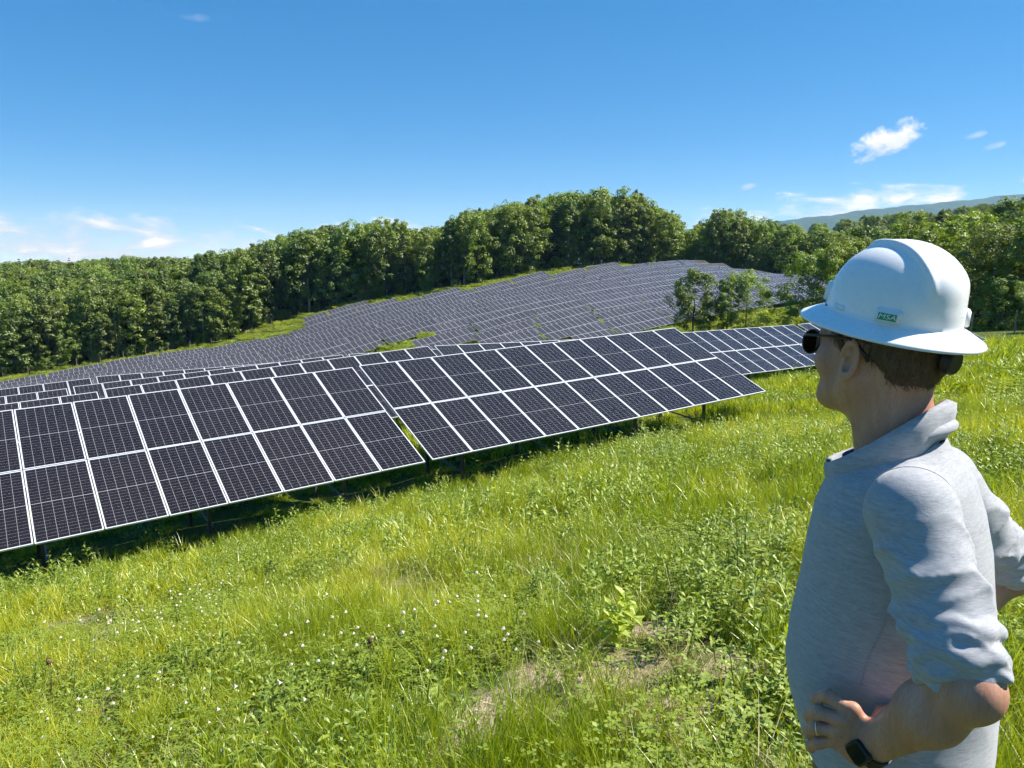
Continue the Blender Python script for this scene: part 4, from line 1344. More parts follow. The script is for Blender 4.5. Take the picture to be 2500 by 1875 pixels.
bump(t, p, n_, .6, .0016)
M_TAN, t, p = pmat('tan_trousers', (.30, .17, .075), .85, spec=.15)
t.links.new(ramp(t, noise(t, 320., 2.), [(.3, (.22, .12, .05)), (.7, (.36, .21, .10))]), p.inputs['Base Color'])
M_BOOT, t, p = pmat('brown_boot', (.09, .05, .028), .6)
M_HAT, t, p = pmat('white_shell', (.82, .83, .83), .30, spec=.5)
n_ = noise(t, 18., 4., .6)
t.links.new(ramp(t, n_, [(.35, (.83, .835, .835)), (.65, (.85, .855, .85))]), p.inputs['Base Color'])
t.links.new(ramp(t, noise(t, 35., 4., .65), [(.35, (.26, .26, .26)), (.7, (.34, .34, .34))]), p.inputs['Roughness'])
p.inputs['Coat Weight'].default_value = .25
p.inputs['Coat Roughness'].default_value = .12
M_GREEN, t, p = pmat('green_label', (.015, .30, .11), .4)
M_WHITE, t, p = pmat('white_print', (.85, .86, .85), .45)
M_BLACK, t, p = pmat('black_plastic', (.012, .012, .013), .38)
M_RUBBER, t, p = pmat('black_rubber', (.016, .016, .017), .62)
M_LENS = bpy.data.materials.new('smoked_lens')
M_LENS.use_nodes = True
t = M_LENS.node_tree
t.nodes.clear()
_tr = nd(t, 'ShaderNodeBsdfTransparent'); _tr.inputs[0].default_value = (.46, .47, .52, 1)
_gl = nd(t, 'ShaderNodeBsdfGlossy', i_Roughness=.03)
_fr = nd(t, 'ShaderNodeFresnel', i_IOR=1.55)
_mx = nd(t, 'ShaderNodeMixShader')
t.links.new(_fr.outputs[0], _mx.inputs[0]); t.links.new(_tr.outputs[0], _mx.inputs[1]); t.links.new(_gl.outputs[0], _mx.inputs[2])
_o = nd(t, 'ShaderNodeOutputMaterial'); t.links.new(_mx.outputs[0], _o.inputs[0])
M_DARKGLASS, t, p = pmat('watch_glass', (.01, .01, .012), .05)
M_GUN, t, p = pmat('gunmetal', (.06, .06, .065), .3, .8)
M_GOLD, t, p = pmat('ring_metal', (.72, .66, .52), .22, 1.)

MAN_LOC = Vector((.699, 1.288, -1.787)); MAN_YAW = R(50)
MAN_LOC.z = gz(MAN_LOC.x, MAN_LOC.y)
Z_FIX = -1.787 - MAN_LOC.z              # the figure's height is counted from this ground level
PERSON = ob('person', None, loc=(MAN_LOC.x, MAN_LOC.y, -1.787), rot=(0, 0, MAN_YAW), label='man in white hard hat, sunglasses and grey pullover, hands on hips, looking at the panels', cat='person')
HEAD = (.0115, .067, 1.605); HEAD_A = R(-20)
_hc, _hs = math.cos(HEAD_A), math.sin(HEAD_A)
def head2body(V):
    V = np.asarray(V)
    return np.c_[V[:, 0] * _hc - V[:, 1] * _hs + HEAD[0], V[:, 0] * _hs + V[:, 1] * _hc + HEAD[1], V[:, 2] + HEAD[2]]

SH_L, EL_L, WR_L = (-.172, -.047, 1.388), (-.270, -.158, 1.182), (-.210, -.022, .988)
SH_R, EL_R, WR_R = (.182, -.020, 1.352), (.415, -.135, 1.120), (.225, .03, 1.0)

def head_sdf(g, hair=False):
    sk = d_ell(g, (0, -.014, .050), (.0765, .099, .102))
    occ = d_ell(g, (0, -.052, .012), (.064, .056, .068))
    d = smin(sk, occ, .03)
    face = d_ell(g, (0, .030, -.018), (.064, .068, .088))
    d = smin(d, face, .03)
    d = smin(d, d_ell(g, (0, .052, -.068), (.046, .044, .030)), .028)
    for s_ in (-1, 1):
        d = smin(d, d_cap(g, (s_ * .058, .000, -.040), (s_ * .020, .078, -.084), .017, .016), .030)
        d = smin(d, d_ell(g, (s_ * .042, .064, -.010), (.026, .026, .026)), .025)
    d = smin(d, d_ell(g, (0, .090, -.084), (.020, .015, .014)), .018)
    # neck in head axes
    nk = d_cap(g, (0, -.022, -.03), (.018, -.050, -.20), .066, .073, ((1, 0, 0), 1.06))
    d = smin(d, nk, .034)
    if hair:
        return d
    d = smin(d, d_cap(g, (0, .094, .022), (0, .117, -.018), .009, .013), .014)
    d = smin(d, d_cap(g, (-.034, .083, .036), (.034, .083, .036), .012, .012), .016)
    d = smin(d, d_ell(g, (0, .099, -.047), (.021, .009, .006)), .006)
    d = smin(d, d_ell(g, (0, .097, -.058), (.018, .009, .006)), .006)
    for s_ in (-1, 1):
        d = smax(d, -d_ell(g, (s_ * .031, .100, .018), (.015, .013, .010)), .010)
        d = smin(d, d_ell(g, (s_ * .031, .083, .018), (.012, .012, .012)), .002)
    return d

def ear_sdf(g, s_):
    # ear leans back a little and stands off the head
    ax = s_ * .076
    ca, sa = math.cos(R(12)), math.sin(R(12))
    y = (g.Y + .004) * ca + (g.Z + .004) * sa; z = -(g.Y + .004) * sa + (g.Z + .004) * ca
    x = (g.X - ax) * s_ + y * .16 - .001
    shell = np.sqrt((x / .0085) ** 2 + (y / .0190) ** 2 + ((z - .004) / .0335) ** 2)
    d = (shell - 1) * .0085
    lobe = np.sqrt((x / .008) ** 2 + ((y - .006) / .011) ** 2 + ((z + .024) / .014) ** 2)
    d = smin(d, (lobe - 1) * .008, .008)
    rim = np.sqrt((np.sqrt((y / .0165) ** 2 + ((z - .005) / .030) ** 2) - 1) ** 2 * .016 ** 2 + (x - .0075) ** 2) - .0044
    rim = np.where(y - .010 > 0, np.maximum(rim, -(z - .006)), rim)
    d = smin(d, rim, .004)
    con = np.sqrt(((x - .0095) / .0125) ** 2 + ((y - .002) / .0085) ** 2 + ((z + .003) / .0145) ** 2)
    d = smax(d, -(con - 1) * .009, .003)
    fos = np.sqrt(((x - .011) / .007) ** 2 + ((y + .001) / .006) ** 2 + ((z - .019) / .009) ** 2)
    d = smax(d, -(fos - 1) * .006, .003)
    return d

def body_mesh():
    parts = []
    # head, ears, neck
    g = Grid((-.112, -.16, -.225), (.112, .15, .175), .0025)
    d = head_sdf(g)
    for s_ in (-1, 1):
        d = smin(d, ear_sdf(g, s_), .006)
    V, Q = sdf_mesh(g, d, 1)
    parts.append((head2body(V), Q))
    # left forearm and hand
    g = Grid((-.345, -.26, .895), (-.13, .115, 1.275), .0022)
    m1 = tuple(np.array(EL_L) * .68 + np.array(WR_L) * .32 + np.array((-.006, .0, -.004)))
    d = d_cap(g, (-.233, -.112, 1.26), EL_L, .048, .041)
    d = smin(d, d_cap(g, EL_L, m1, .040, .0435), .03)
    d = smin(d, d_ell(g, (EL_L[0] - .004, EL_L[1] - .018, EL_L[2] - .010), (.026, .023, .026)), .025)
    d = smin(d, d_cap(g, m1, WR_L, .0435, .0265, ((.95, .2, 0), 1.12)), .03)
    MC = [(-.220, .002, 1.052), (-.228, .012, 1.034), (-.228, .017, 1.012), (-.221, .022, .990)]
    PI = [(-.224, .040, 1.064), (-.231, .051, 1.034), (-.230, .053, 1.004), (-.220, .050, .972)]
    DI = [(-.213, .060, 1.048), (-.217, .070, 1.012), (-.215, .070, .982), (-.206, .066, .950)]
    TI = [(-.199, .067, 1.034), (-.200, .075, .996), (-.198, .074, .966), (-.192, .070, .936)]
    RD = [(.0124, .0110, .0098, .0086), (.0126, .0112, .0100, .0088), (.0120, .0106, .0095, .0084), (.0108, .0095, .0086, .0076)]
    wr = WR_L
    palm = None
    for i in range(4):
        c = d_cap(g, (wr[0] + .002, wr[1] + .004 + .004 * i, wr[2] + .010 - .008 * i), MC[i], .019, .0150, ((1, 0, 0), 1.12))
        palm = c if palm is None else smin(palm, c, .010)
    d = smin(d, palm, .022)
    for i in range(4):
        f = d_cap(g, MC[i], PI[i], RD[i][0], RD[i][1])
        f = smin(f, d_cap(g, PI[i], DI[i], RD[i][1], RD[i][2]), .004)
        f = smin(f, d_cap(g, DI[i], TI[i], RD[i][2], RD[i][3]), .004)
        f = smin(f, d_ell(g, PI[i], (RD[i][1] * 1.10,) * 3), .004)
        d = smin(d, f, .0028)
    # thumb runs back along the hip behind the hand
    th = d_cap(g, (wr[0] + .018, wr[1] - .002, wr[2] + .022), (-.176, -.034, 1.040), .016, .0125)
    th = smin(th, d_cap(g, (-.176, -.034, 1.040), (-.166, -.058, 1.056), .0122, .0095), .005)
    d = smin(d, th, .010)
    parts.append(sdf_mesh(g, d, 1))
    # right arm and hand, hidden for the most part behind the back
    g = Grid((.13, -.24, .90), (.52, .16, 1.28), .0045)
    m1 = tuple(np.array(EL_R) * .68 + np.array(WR_R) * .32)
    d = d_cap(g, (.345, -.10, 1.20), EL_R, .048, .043)
    d = smin(d, d_cap(g, EL_R, m1, .045, .047), .03)
    d = smin(d, d_cap(g, m1, WR_R, .047, .030), .03)
    for i in range(4):
        b = (.225 + .004 * (i in (1, 2)), .075 + .004 * i, 1.035 - .020 * i)
        d = smin(d, d_cap(g, (WR_R[0], WR_R[1] + .004, WR_R[2] + .01 - .007 * i), b, .018, .0145), .016)
        f = d_cap(g, b, (.226, .112, 1.035 - .024 * i), .0118, .0105)
        f = smin(f, d_cap(g, (.226, .112, 1.035 - .024 * i), (.200, .130, 1.012 - .024 * i), .0105, .0088), .005)
        d = smin(d, f, .005)
    d = smin(d, d_cap(g, WR_R, (.185, -.02, 1.04), .017, .011), .012)
    parts.append(sdf_mesh(g, d, 1))
    # trunk and legs under the clothes
    g = Grid((-.2, -.16, .02), (.24, .19, 1.46), .012)
    d = d_ell(g, (.02, .0, 1.18), (.145, .105, .30))
    d = smin(d, d_cap(g, (.02, .01, 1.30), (.018, .03, 1.45), .07, .055), .04)
    for s_, hx in ((-1, -.07), (1, .11)):
        d = smin(d, d_cap(g, (hx, -.01, .92), (hx + s_ * .012, .01, .50), .078, .052), .05)
        d = smin(d, d_cap(g, (hx + s_ * .012, .01, .50), (hx + s_ * .016, -.015, .09), .05, .034), .02)
    parts.append(sdf_mesh(g, d, 2))
    V, Q = join_parts(parts)
    return mesh_np('body', V, Q, [M_SKIN], True)
ob('body', body_mesh(), PERSON)

def hair_mesh():
    g = Grid((-.10, -.135, -.10), (.10, .10, .12), .0030)
    d = head_sdf(g, True)
    wob = .0016 * np.sin(g.X * 260 + 3 * np.sin(g.Z * 90)) * np.sin(g.Z * 120 + g.Y * 60) + .0014 * np.sin(g.Y * 310 + g.Z * 120)
    # hairline: round the ear, down to the nape, sideburn ahead of the ear
    ay = g.Y + .006 * np.sin(g.Z * 200 + g.X * 130)
    line = np.interp(ay, [-.14, -.105, -.085, -.062, -.045, -.034, -.022, .012, .020, .034, .040, .09], [-.050, -.047, -.040, -.028, -.008, .014, .040, .040, .012, .014, .035, .050]).astype(np.float32)
    h = d - (.0062 + wob) * np.clip((g.Z - line) / .028, 0, 1) + .0006
    h = smax(h, (line - g.Z) * .8, .003)
    h = np.maximum(h, -(d - .0005) - .006)
    V, Q = sdf_mesh(g, h, 1)
    # strands lying back and down over the cap of hair
    rgh = np.random.default_rng(3)
    c = np.array([0, -.014, .03])
    sel = rgh.integers(0, len(V), 5200)
    P = V[sel]
    nn = (P - c) / np.array([.076, .10, .10]) ** 2; nn /= np.linalg.norm(nn, axis=1, keepdims=True)
    dr = np.array([0, -.55, -1.]) + rgh.normal(0, .28, (len(P), 3)); dr -= nn * (dr * nn).sum(1, keepdims=True); dr /= np.linalg.norm(dr, axis=1, keepdims=True)
    sd = np.cross(dr, nn); L = rgh.uniform(.010, .024, (len(P), 1)); w = .00045
    p0, p1, p2 = P - nn * .001, P + dr * L * .5 + nn * .0022, P + dr * L + nn * rgh.uniform(-.0005, .0025, (len(P), 1))
    SV = np.stack([p0 - sd * w, p0 + sd * w, p1 - sd * w, p1 + sd * w, p2 - sd * w * .3, p2 + sd * w * .3], 1).reshape(-1, 3)
    b = np.arange(len(P))[:, None] * 6 + len(V)
    SQ = np.concatenate([np.c_[b, b + 1, b + 3, b + 2], np.c_[b + 2, b + 3, b + 5, b + 4]])
    return mesh_np('hair', head2body(np.concatenate([V, SV])), np.concatenate([Q, SQ]), [M_HAIR], True)
ob('hair', hair_mesh(), PERSON)

TZ = np.array([.80, .84, .86, .896, .96, 1.025, 1.095, 1.192, 1.271, 1.336, 1.395, 1.425, 1.455, 1.50])
TA = np.array([.150, .152, .157, .164, .174, .180, .174, .158, .148, .136, .116, .098, .080, .070])
TB = np.array([.172, .176, .178, .180, .181, .180, .178, .176, .174, .170, .146, .110, .082, .070])
TY = np.array([-.022, -.020, -.020, -.014, -.003, .004, .007, .008, .010, .012, .012, .014, .020, .028])
def ridge(s_):
    return (1 - np.abs(np.sin(s_))) ** 2.1
def shirt_mesh():
    g = Grid((-.37, -.27, .825), (.56, .22, 1.475), .0043)
    a = np.interp(g.Z, TZ, TA).astype(np.float32); b = np.interp(g.Z, TZ, TB).astype(np.float32); cy = np.interp(g.Z, TZ, TY).astype(np.float32)
    x, y = g.X - .02, g.Y - cy
    rr = (np.abs(x / b) ** 2.12 + np.abs(y / a) ** 2.12) ** (1 / 2.12)
    d = (rr - 1) * np.minimum(a, b)
    # pull folds: across the belly, along the side towards the hand, between the shoulder blades
    th = np.arctan2(y, x)
    left = np.clip(-x / .12, 0, 1)
    d -= .0042 * ridge(9.0 * (g.Z - 1.0) - 1.5 * g.Y * 4 + .6 * np.sin(9 * g.Y) + .5) * left * np.exp(-((g.Z - 1.04) / .12) ** 2)
    d -= .0034 * ridge(22. * (g.Z - .98) + 14. * g.Y + 1.2 * np.sin(20 * g.Y)) * np.exp(-((g.Z - .98) / .10) ** 2) * np.clip((.10 - g.Y) / .1, 0, 1) * left
    d -= .0030 * ridge(7.0 * g.Z + 11. * g.X + 3) * np.clip(-y / .1, 0, 1) * np.exp(-((g.Z - 1.15) / .2) ** 2)
    d -= .004 * np.sin(th * 5 + 8 * g.Z) * np.exp(-((g.Z - .86) / .05) ** 2)
    # dent where the hand presses
    d += .010 * np.exp(-(((g.Y - .02) / .05) ** 2 + ((g.Z - 1.01) / .06) ** 2)) * left
    for s_, SH, EL in ((-1, SH_L, EL_L), (1, SH_R, EL_R)):
        SH = np.array(SH); EL = np.array(EL)
        d = smin(d, d_cap(g, (.02, -.016, 1.392), tuple(SH + np.array((s_ * .002, .0, .006))), .042, .056), .040)
        end = SH + (EL - SH) * .86
        t = cap_t(g, SH, EL)
        ax = (EL - SH) / np.linalg.norm(EL - SH)
        u = np.cross(ax, (0, 0, 1.)); u /= np.linalg.norm(u); v = np.cross(ax, u)
        px = g.X - SH[0]; py = g.Y - SH[1]; pz = g.Z - SH[2]
        ang = np.arctan2(px * v[0] + py * v[1] + pz * v[2], px * u[0] + py * u[1] + pz * u[2])
        arm = d_cap(g, tuple(SH), tuple(end), .0670, .0540)
        # diagonal drag folds, deeper towards the elbow
        w1 = ang + .35 * np.sin(4 * t + 1.0) + .25 * np.sin(9 * t + ang)
        f = ridge(3.1 * (t * 3.2) + 1.0 * w1 + .5 * np.sin(3 * w1)) * .0120 * np.clip(t * 2.0, .12, 1)
        f += ridge(3.1 * (t * 6.1) + 1.0 * w1 + 1.9) * .0080 * np.clip(t * 1.8 - .1, 0, 1) * (.5 + .5 * np.sin(ang * 2 + 1))
        f += ridge(3.1 * (t * 4.3) - 1.0 * w1 + .6) * .0070 * np.clip(t * 1.6 - .05, 0, 1) * (.5 - .5 * np.sin(ang * 2 + 1))
        arm = arm - f
        d = smin(d, arm, .024)
        # rolled-up cuff: uneven rings
        for q, (tt, rad, r_, tilt) in enumerate(((.69, .0525, .0145, .20), (.765, .0555, .0125, -.16), (.825, .0540, .0110, .18), (.88, .0525, .0115, -.08), (.93, .0500, .0080, .12))):
            c = SH + (EL - SH) * tt
            nx = ax + u * tilt + v * tilt * .6; nx = nx / np.linalg.norm(nx)
            qx, qy, qz = g.X - c[0], g.Y - c[1], g.Z - c[2]
            hgt = qx * nx[0] + qy * nx[1] + qz * nx[2]
            rad_ = np.sqrt(np.maximum(qx * qx + qy * qy + qz * qz - hgt * hgt, 0))
            wv = .0035 * np.sin(3 * ang + q * 2.1) + .002 * np.sin(7 * ang + q)
            ring = np.sqrt((rad_ - rad - wv) ** 2 + (hgt - wv * 1.4) ** 2) - r_
            d = smin(d, ring, .006)
        # fill the inside so no gap opens towards the arm
        c0, c1 = SH + (EL - SH) * .66, SH + (EL - SH) * .93
        cyl = d_cap(g, tuple(c0), tuple(c1), .0535, .052)
        d = smin(d, np.maximum(cyl, (px * ax[0] + py * ax[1] + pz * ax[2]) - np.linalg.norm(EL - SH) * .945), .006)
    d = np.maximum(d, .860 + .006 * np.sin(6 * th) - g.Z)
    # neck opening
    rn = np.sqrt((g.X - .012) ** 2 + ((g.Y - .038) * .98) ** 2)
    fr_ = np.clip((1 + (g.Y - .038) / .082) / 2, 0, 1)
    zp = 1.472 - .104 * fr_ - .016 * (1 - (2 * fr_ - 1) ** 2)
    d = smax(d, -np.maximum(rn - .092, zp - g.Z), .006)
    nk = d_cap(g, (.012, .045, 1.60), (.018, .018, 1.40), .072, .076)
    d = smax(d, -nk, .008)
    V, Q = sdf_mesh(g, d, 1)
    return mesh_np('pullover', V, Q, [M_SHIRT], True)
SHIRT = ob('pullover', shirt_mesh(), PERSON)

def collar():
    """zip collar: stands at the nape, folds open towards the throat"""
    n, m = 72, 9
    def ring(k, h, off):
        a = 2 * math.pi * k / n                       # 0 = nape, pi = throat
        fr = (1 - math.cos(a)) / 2
        cx, cy = .012, .038
        rx, ry = .086 + off + .010 * fr, .082 + off + .012 * fr ** 2
        y = cy - math.cos(a) * ry; x = cx + math.sin(a) * rx
        base = 1.482 - .104 * fr - .020 * math.sin(a) ** 2 * (1 - .3 * fr)
        top = 1.548 - .142 * fr ** 1.05
        return x, y, base, top
    V = []
    for k in range(n):
        a = 2 * math.pi * k / n
        fr = (1 - math.cos(a)) / 2
        for j in range(m):
            s_ = j / (m - 1)
            # profile: up the outside, over the fold, down the inside
            if s_ < .6:
                q = s_ / .6
                x, y, b, t_ = ring(k, q, .006 + .012 * math.sin(q * 2.4) * (1 - .5 * fr) + .004 * math.sin(5 * a))
                V.append((x, y, b - .012 + (t_ - b + .012) * q))
            else:
                q = (s_ - .6) / .4
                x, y, b, t_ = ring(k, q, .004 - .006 * q)
                V.append((x, y, t_ - .002 - (t_ - b + .02) * q))
    F, mi = [], []
    for k in range(n):
        if abs(k - n / 2) < 1.2:
            continue                                   # open at the throat
        for j in range(m - 1):
            k2 = (k + 1) % n
            F.append((k * m + j, k2 * m + j, k2 * m + j + 1, k * m + j + 1)); mi.append(1 if j >= 6 else 0)
    me = mesh_np('collar', np.array(V), np.array(F), [M_SHIRT, M_NAVY], True, mi=mi)
    o = ob('collar', me, SHIRT)
    md = o.modifiers.new('thickness', 'SOLIDIFY'); md.thickness = .003
    # second soft roll at the nape
    b = MB()
    pts = []
    for i in range(15):
        a = -1.25 + 2.5 * i / 14
        pts.append((.016 + math.sin(a) * .094, .036 - math.cos(a) * .096, 1.496 - .022 * (1 - math.cos(a)) * 2.0))
    b.tube(pts, [.003 + .007 * math.sin(math.pi * i / 14) for i in range(15)], 12)
    ob('hood_roll', b.mesh('hood_roll', M_SHIRT, True), SHIRT)
    # dark undershirt at the throat
    g = Grid((-.08, -.08, 1.36), (.11, .13, 1.49), .005)
    d = d_cap(g, (.014, .042, 1.50), (.014, .020, 1.38), .0785, .086)
    d = np.maximum(d, g.Z - (1.466 - .34 * (g.Y + .02)))
    V, Q = sdf_mesh(g, d, 1)
    ob('undershirt', mesh_np('undershirt', V, Q, [M_NAVY], True), PERSON)
collar()

SEAM_ARM = [(-.19, -.033, 1.237), (-.19, -.009, 1.289), (-.19, .001, 1.323), (-.18, .004, 1.392), (-.17, -.001, 1.411), (-.16, -.025, 1.439), (-.15, -.054, 1.443), (-.14, -.077, 1.433), (-.13, -.105, 1.407), (-.13, -.128, 1.377), (-.13, -.139, 1.35), (-.14, -.138, 1.322)]
SEAM_SHOULDER = [(-.155, -.022, 1.438), (-.13, -.02, 1.453), (-.09, -.014, 1.465)]
SEAM_SIDE = [(-.17, -.028, 1.213), (-.17, -.017, 1.171), (-.17, -.001, 1.116), (-.17, .010, 1.056)]
def seams():
    from mathutils.bvhtree import BVHTree
    me = SHIRT.data
    vs_ = [v.co.copy() for v in me.vertices]
    bv = BVHTree.FromPolygons(vs_, [tuple(p_.vertices) for p_ in me.polygons])
    def seam(pts, r_=.0011, off=.0004):
        P = []
        n = 10
        C = [Vector(q) for q in pts]
        for i in range(len(C) - 1):
            p0, p1, p2, p3 = C[max(i - 1, 0)], C[i], C[i + 1], C[min(i + 2, len(C) - 1)]
            for k in range(n):
                t = k / n
                P.append(.5 * ((2 * p1) + (p2 - p0) * t + (2 * p0 - 5 * p1 + 4 * p2 - p3) * t * t + (3 * p1 - p0 - 3 * p2 + p3) * t ** 3))
        P.append(C[-1])
        Q = []
        for q in P:
            loc, nn, _, _ = bv.find_nearest(q)
            Q.append(loc + nn * off)
        b = MB(); b.tube(Q, [r_] * len(Q), 6)
        ob('seam', b.mesh('seam', M_SHIRT, True), SHIRT)
    arm = SEAM_ARM
    seam(arm)
    seam([(x, y + .004, z + .006) for x, y, z in arm])
    seam(SEAM_SIDE)
def trousers():
    g = Grid((-.21, -.21, .05), (.26, .20, .95), .009)
    a = .150; 
    d = (np.sqrt(((g.X - .02) / .172) ** 2 + ((g.Y + .02) / .140) ** 2) - 1) * .14
    d = np.maximum(d, .80 - g.Z)
    for s_, hx in ((-1, -.068), (1, .108)):
        d = smin(d, d_cap(g, (hx, -.015, .86), (hx + s_ * .014, .01, .48), .092, .070), .03)
        leg = d_cap(g, (hx + s_ * .014, .01, .48), (hx + s_ * .018, -.012, .05), .070, .064) - .004 * np.sin(g.Z * 60 + g.X * 30)
        d = smin(d, leg, .02)
    d = np.maximum(d, g.Z - .925)
    d = np.maximum(d, .075 - g.Z)
    V, Q = sdf_mesh(g, d, 2)
    ob('trousers', mesh_np('trousers', V, Q, [M_TAN], True), PERSON)
    for s_, hx in ((-1, -.086), (1, .126)):
        g = Grid((hx - .07, -.12, -.01), (hx + .07, .22, .16), .007)
        d = d_cap(g, (hx, -.05, .045), (hx + s_ * .02, .14, .038), .045, .042, ((0, 0, 1), 1.05))
        d = smin(d, d_cap(g, (hx, -.03, .05), (hx, -.02, .14), .05, .048), .03)
        d = np.maximum(d, -g.Z + .002)
        V, Q = sdf_mesh(g, d, 2)
        ob('boot', mesh_np('boot', V, Q, [M_BOOT], True), PERSON)
seams()
trousers()
# ------------------------------------------------------------------ hard hat, sunglasses, watch, ring
M_BODY = Matrix.Translation((MAN_LOC.x, MAN_LOC.y, -1.787)) @ Matrix.Rotation(MAN_YAW, 4, 'Z')
M_HEAD = M_BODY @ Matrix.Translation(HEAD) @ Matrix.Rotation(HEAD_A, 4, 'Z')
HAT_M = M_HEAD @ Matrix.Translation((.002, -.021, .079)) @ Matrix.Rotation(R(10.0), 4, 'X')
def sstep(a, b, x):
    t = np.clip((x - a) / (b - a), 0, 1)
    return t * t * (3 - 2 * t)
DA, DB, DH = .115, .099, .122
def dome_point(ph, t):
    """ph: angle from straight ahead, t: 0 rim .. 1 crown"""
    z = np.sin(t * np.pi / 2) ** .92
    r = np.maximum(1 - z ** 2.25, 0) ** (1 / 2.15)
    x, y = np.sin(ph) * DB * r, np.cos(ph) * DA * r
    zz = z * DH
    n = np.stack([x / DB ** 2, y / DA ** 2, zz / DH ** 2], -1); n /= np.linalg.norm(n, axis=-1, keepdims=True) + 1e-9
    w = np.interp(y, [-.13, -.06, .0, .05, .09], [.058, .047, .033, .023, .019])
    m = 1 - sstep(w - .004, w + .007, np.abs(x))
    m = m * (1 - sstep(.050, .068, y)) * np.where(y < 0, sstep(.030, .078, zz), 1.)
    rim = np.exp(-((np.abs(x) - w + .004) / .006) ** 2) * (1 - sstep(.045, .060, y)) * np.where(y < 0, sstep(.034, .080, zz), 1.)
    return np.stack([x, y, zz], -1) + n * (m * .0060 + rim * .0034)[..., None]
def hat_shell():
    na, nt, nb = 144, 56, 14
    ph = np.linspace(0, 2 * np.pi, na, endpoint=False)
    rows = []
    for j in range(nb, 0, -1):                       # brim from the outer edge inwards
        s_ = j / nb
        a, b = DA + (.158 - DA) * s_, DB + (.137 - DB) * s_
        z = -.004 - .021 * s_ ** 1.15 + .004 * (1 - s_) ** 3 * 0
        if j == nb:
            z -= .0022
        rows.append(np.stack([np.sin(ph) * b, np.cos(ph) * a, np.full(na, z)], -1))
    for j in range(nt):
        t = (j / nt) ** 1.0
        P = dome_point(ph, np.full(na, t))
        if j == 0:
            P[:, :2] *= 1.006; P[:, 2] = -.0025
        if j == 1:
            P[:, :2] *= 1.002
        rows.append(P)
    V = np.concatenate(rows + [dome_point(np.zeros(1), np.ones(1) * .9999)])
    nr = len(rows)
    i = np.arange(nr - 1)[:, None] * na; k = np.arange(na)[None]; k2 = (k + 1) % na
    Q = np.stack([i + k2, i + k, i + na + k, i + na + k2], -1).reshape(-1, 4)
    c = nr * na
    T = np.stack([np.full(na, c), (nr - 1) * na + (np.arange(na) + 1) % na, (nr - 1) * na + np.arange(na)], -1)
    return mesh_np('shell', V, [Q, T], [M_HAT], True)
HAT = ob('hard_hat', None, mat=HAT_M, label='white full-brim hard hat with green badge on the man\'s head', cat='hard hat')
sh = ob('shell', hat_shell(), HAT)
md = sh.modifiers.new('thickness', 'SOLIDIFY'); md.thickness = .0026; md.offset = -1
def surf_frame(theta, z, out=0.):
    """frame on the hat wall: theta from ahead towards the left side; x along the wall, y up, z outwards"""
    t = math.asin(min(1, max(0, z / DH)) ** (1 / .92)) / (math.pi / 2)
    f = lambda a, tt: Vector(dome_point(np.array([-a]), np.array([tt]))[0])
    P = f(theta, t); du = (f(theta + .01, t) - f(theta - .01, t)).normalized(); dv = (f(theta, t + .01) - f(theta, t - .01)).normalized()
    nn = dv.cross(-du).normalized()
    if nn.dot(P) < 0:
        nn = -nn
    up = nn.cross(du).normalized()
    if up.z < 0:
        up = -up
    du = up.cross(nn)
    return Matrix.Translation(P + nn * out) @ Matrix((du, up, nn)).transposed().to_4x4()
def lug(theta, z, w, h, d, name='slot_lug'):
    bm = bmesh.new()
    bmesh.ops.create_cube(bm, size=1.)
    for v in bm.verts:
        k = .82 if v.co.z > 0 else 1.1
        v.co = Vector((v.co.x * w * k, v.co.y * h * (k if v.co.y > 0 else 1), v.co.z * d))
    bmesh.ops.bevel(bm, geom=list(bm.edges), offset=.0016, segments=2, affect='EDGES')
    me = bpy.data.meshes.new(name); bm.to_mesh(me); bm.free()
    me.materials.append(M_HAT)
    for p_ in me.polygons: p_.use_smooth = True
    return ob(name, me, HAT, mat=surf_frame(theta, z))
lug(R(30), .022, .028, .034, .012)
lug(R(70), .006, .028, .009, .006)
lug(R(-150), .016, .026, .030, .012)
lug(R(-68), .010, .034, .020, .010)
BADGE_T = R(116)
bd = lug(BADGE_T, .012, .040, .024, .013, 'badge_lug')
Mb = surf_frame(BADGE_T, .0105, .0071)
_b = MB(); _b.box(Matrix(), .0285, .0115, .0006)
bg_ = ob('badge', _b.mesh('badge', M_GREEN), HAT, mat=Mb)
def word(txt, size, mat, parent, M, shear=.0, sx=1.):
    cu = bpy.data.curves.new('lettering', 'FONT')
    cu.body = txt; cu.size = size; cu.align_x = 'CENTER'; cu.align_y = 'CENTER'; cu.extrude = .0002; cu.offset = 0; cu.shear = shear
    cu.space_character = 1.02
    tmp = bpy.data.objects.new('lettering', cu); COL.objects.link(tmp)
    dg = bpy.context.evaluated_depsgraph_get()
    me = bpy.data.meshes.new_from_object(tmp.evaluated_get(dg))
    bpy.data.objects.remove(tmp)
    me.materials.clear(); me.materials.append(mat)
    return ob('lettering', me, parent, mat=M @ Matrix.Scale(sx, 4, (1, 0, 0)))
word('MSA', .0108, M_WHITE, bg_, Matrix.Translation((0, 0, .0008)), .14, 1.34)
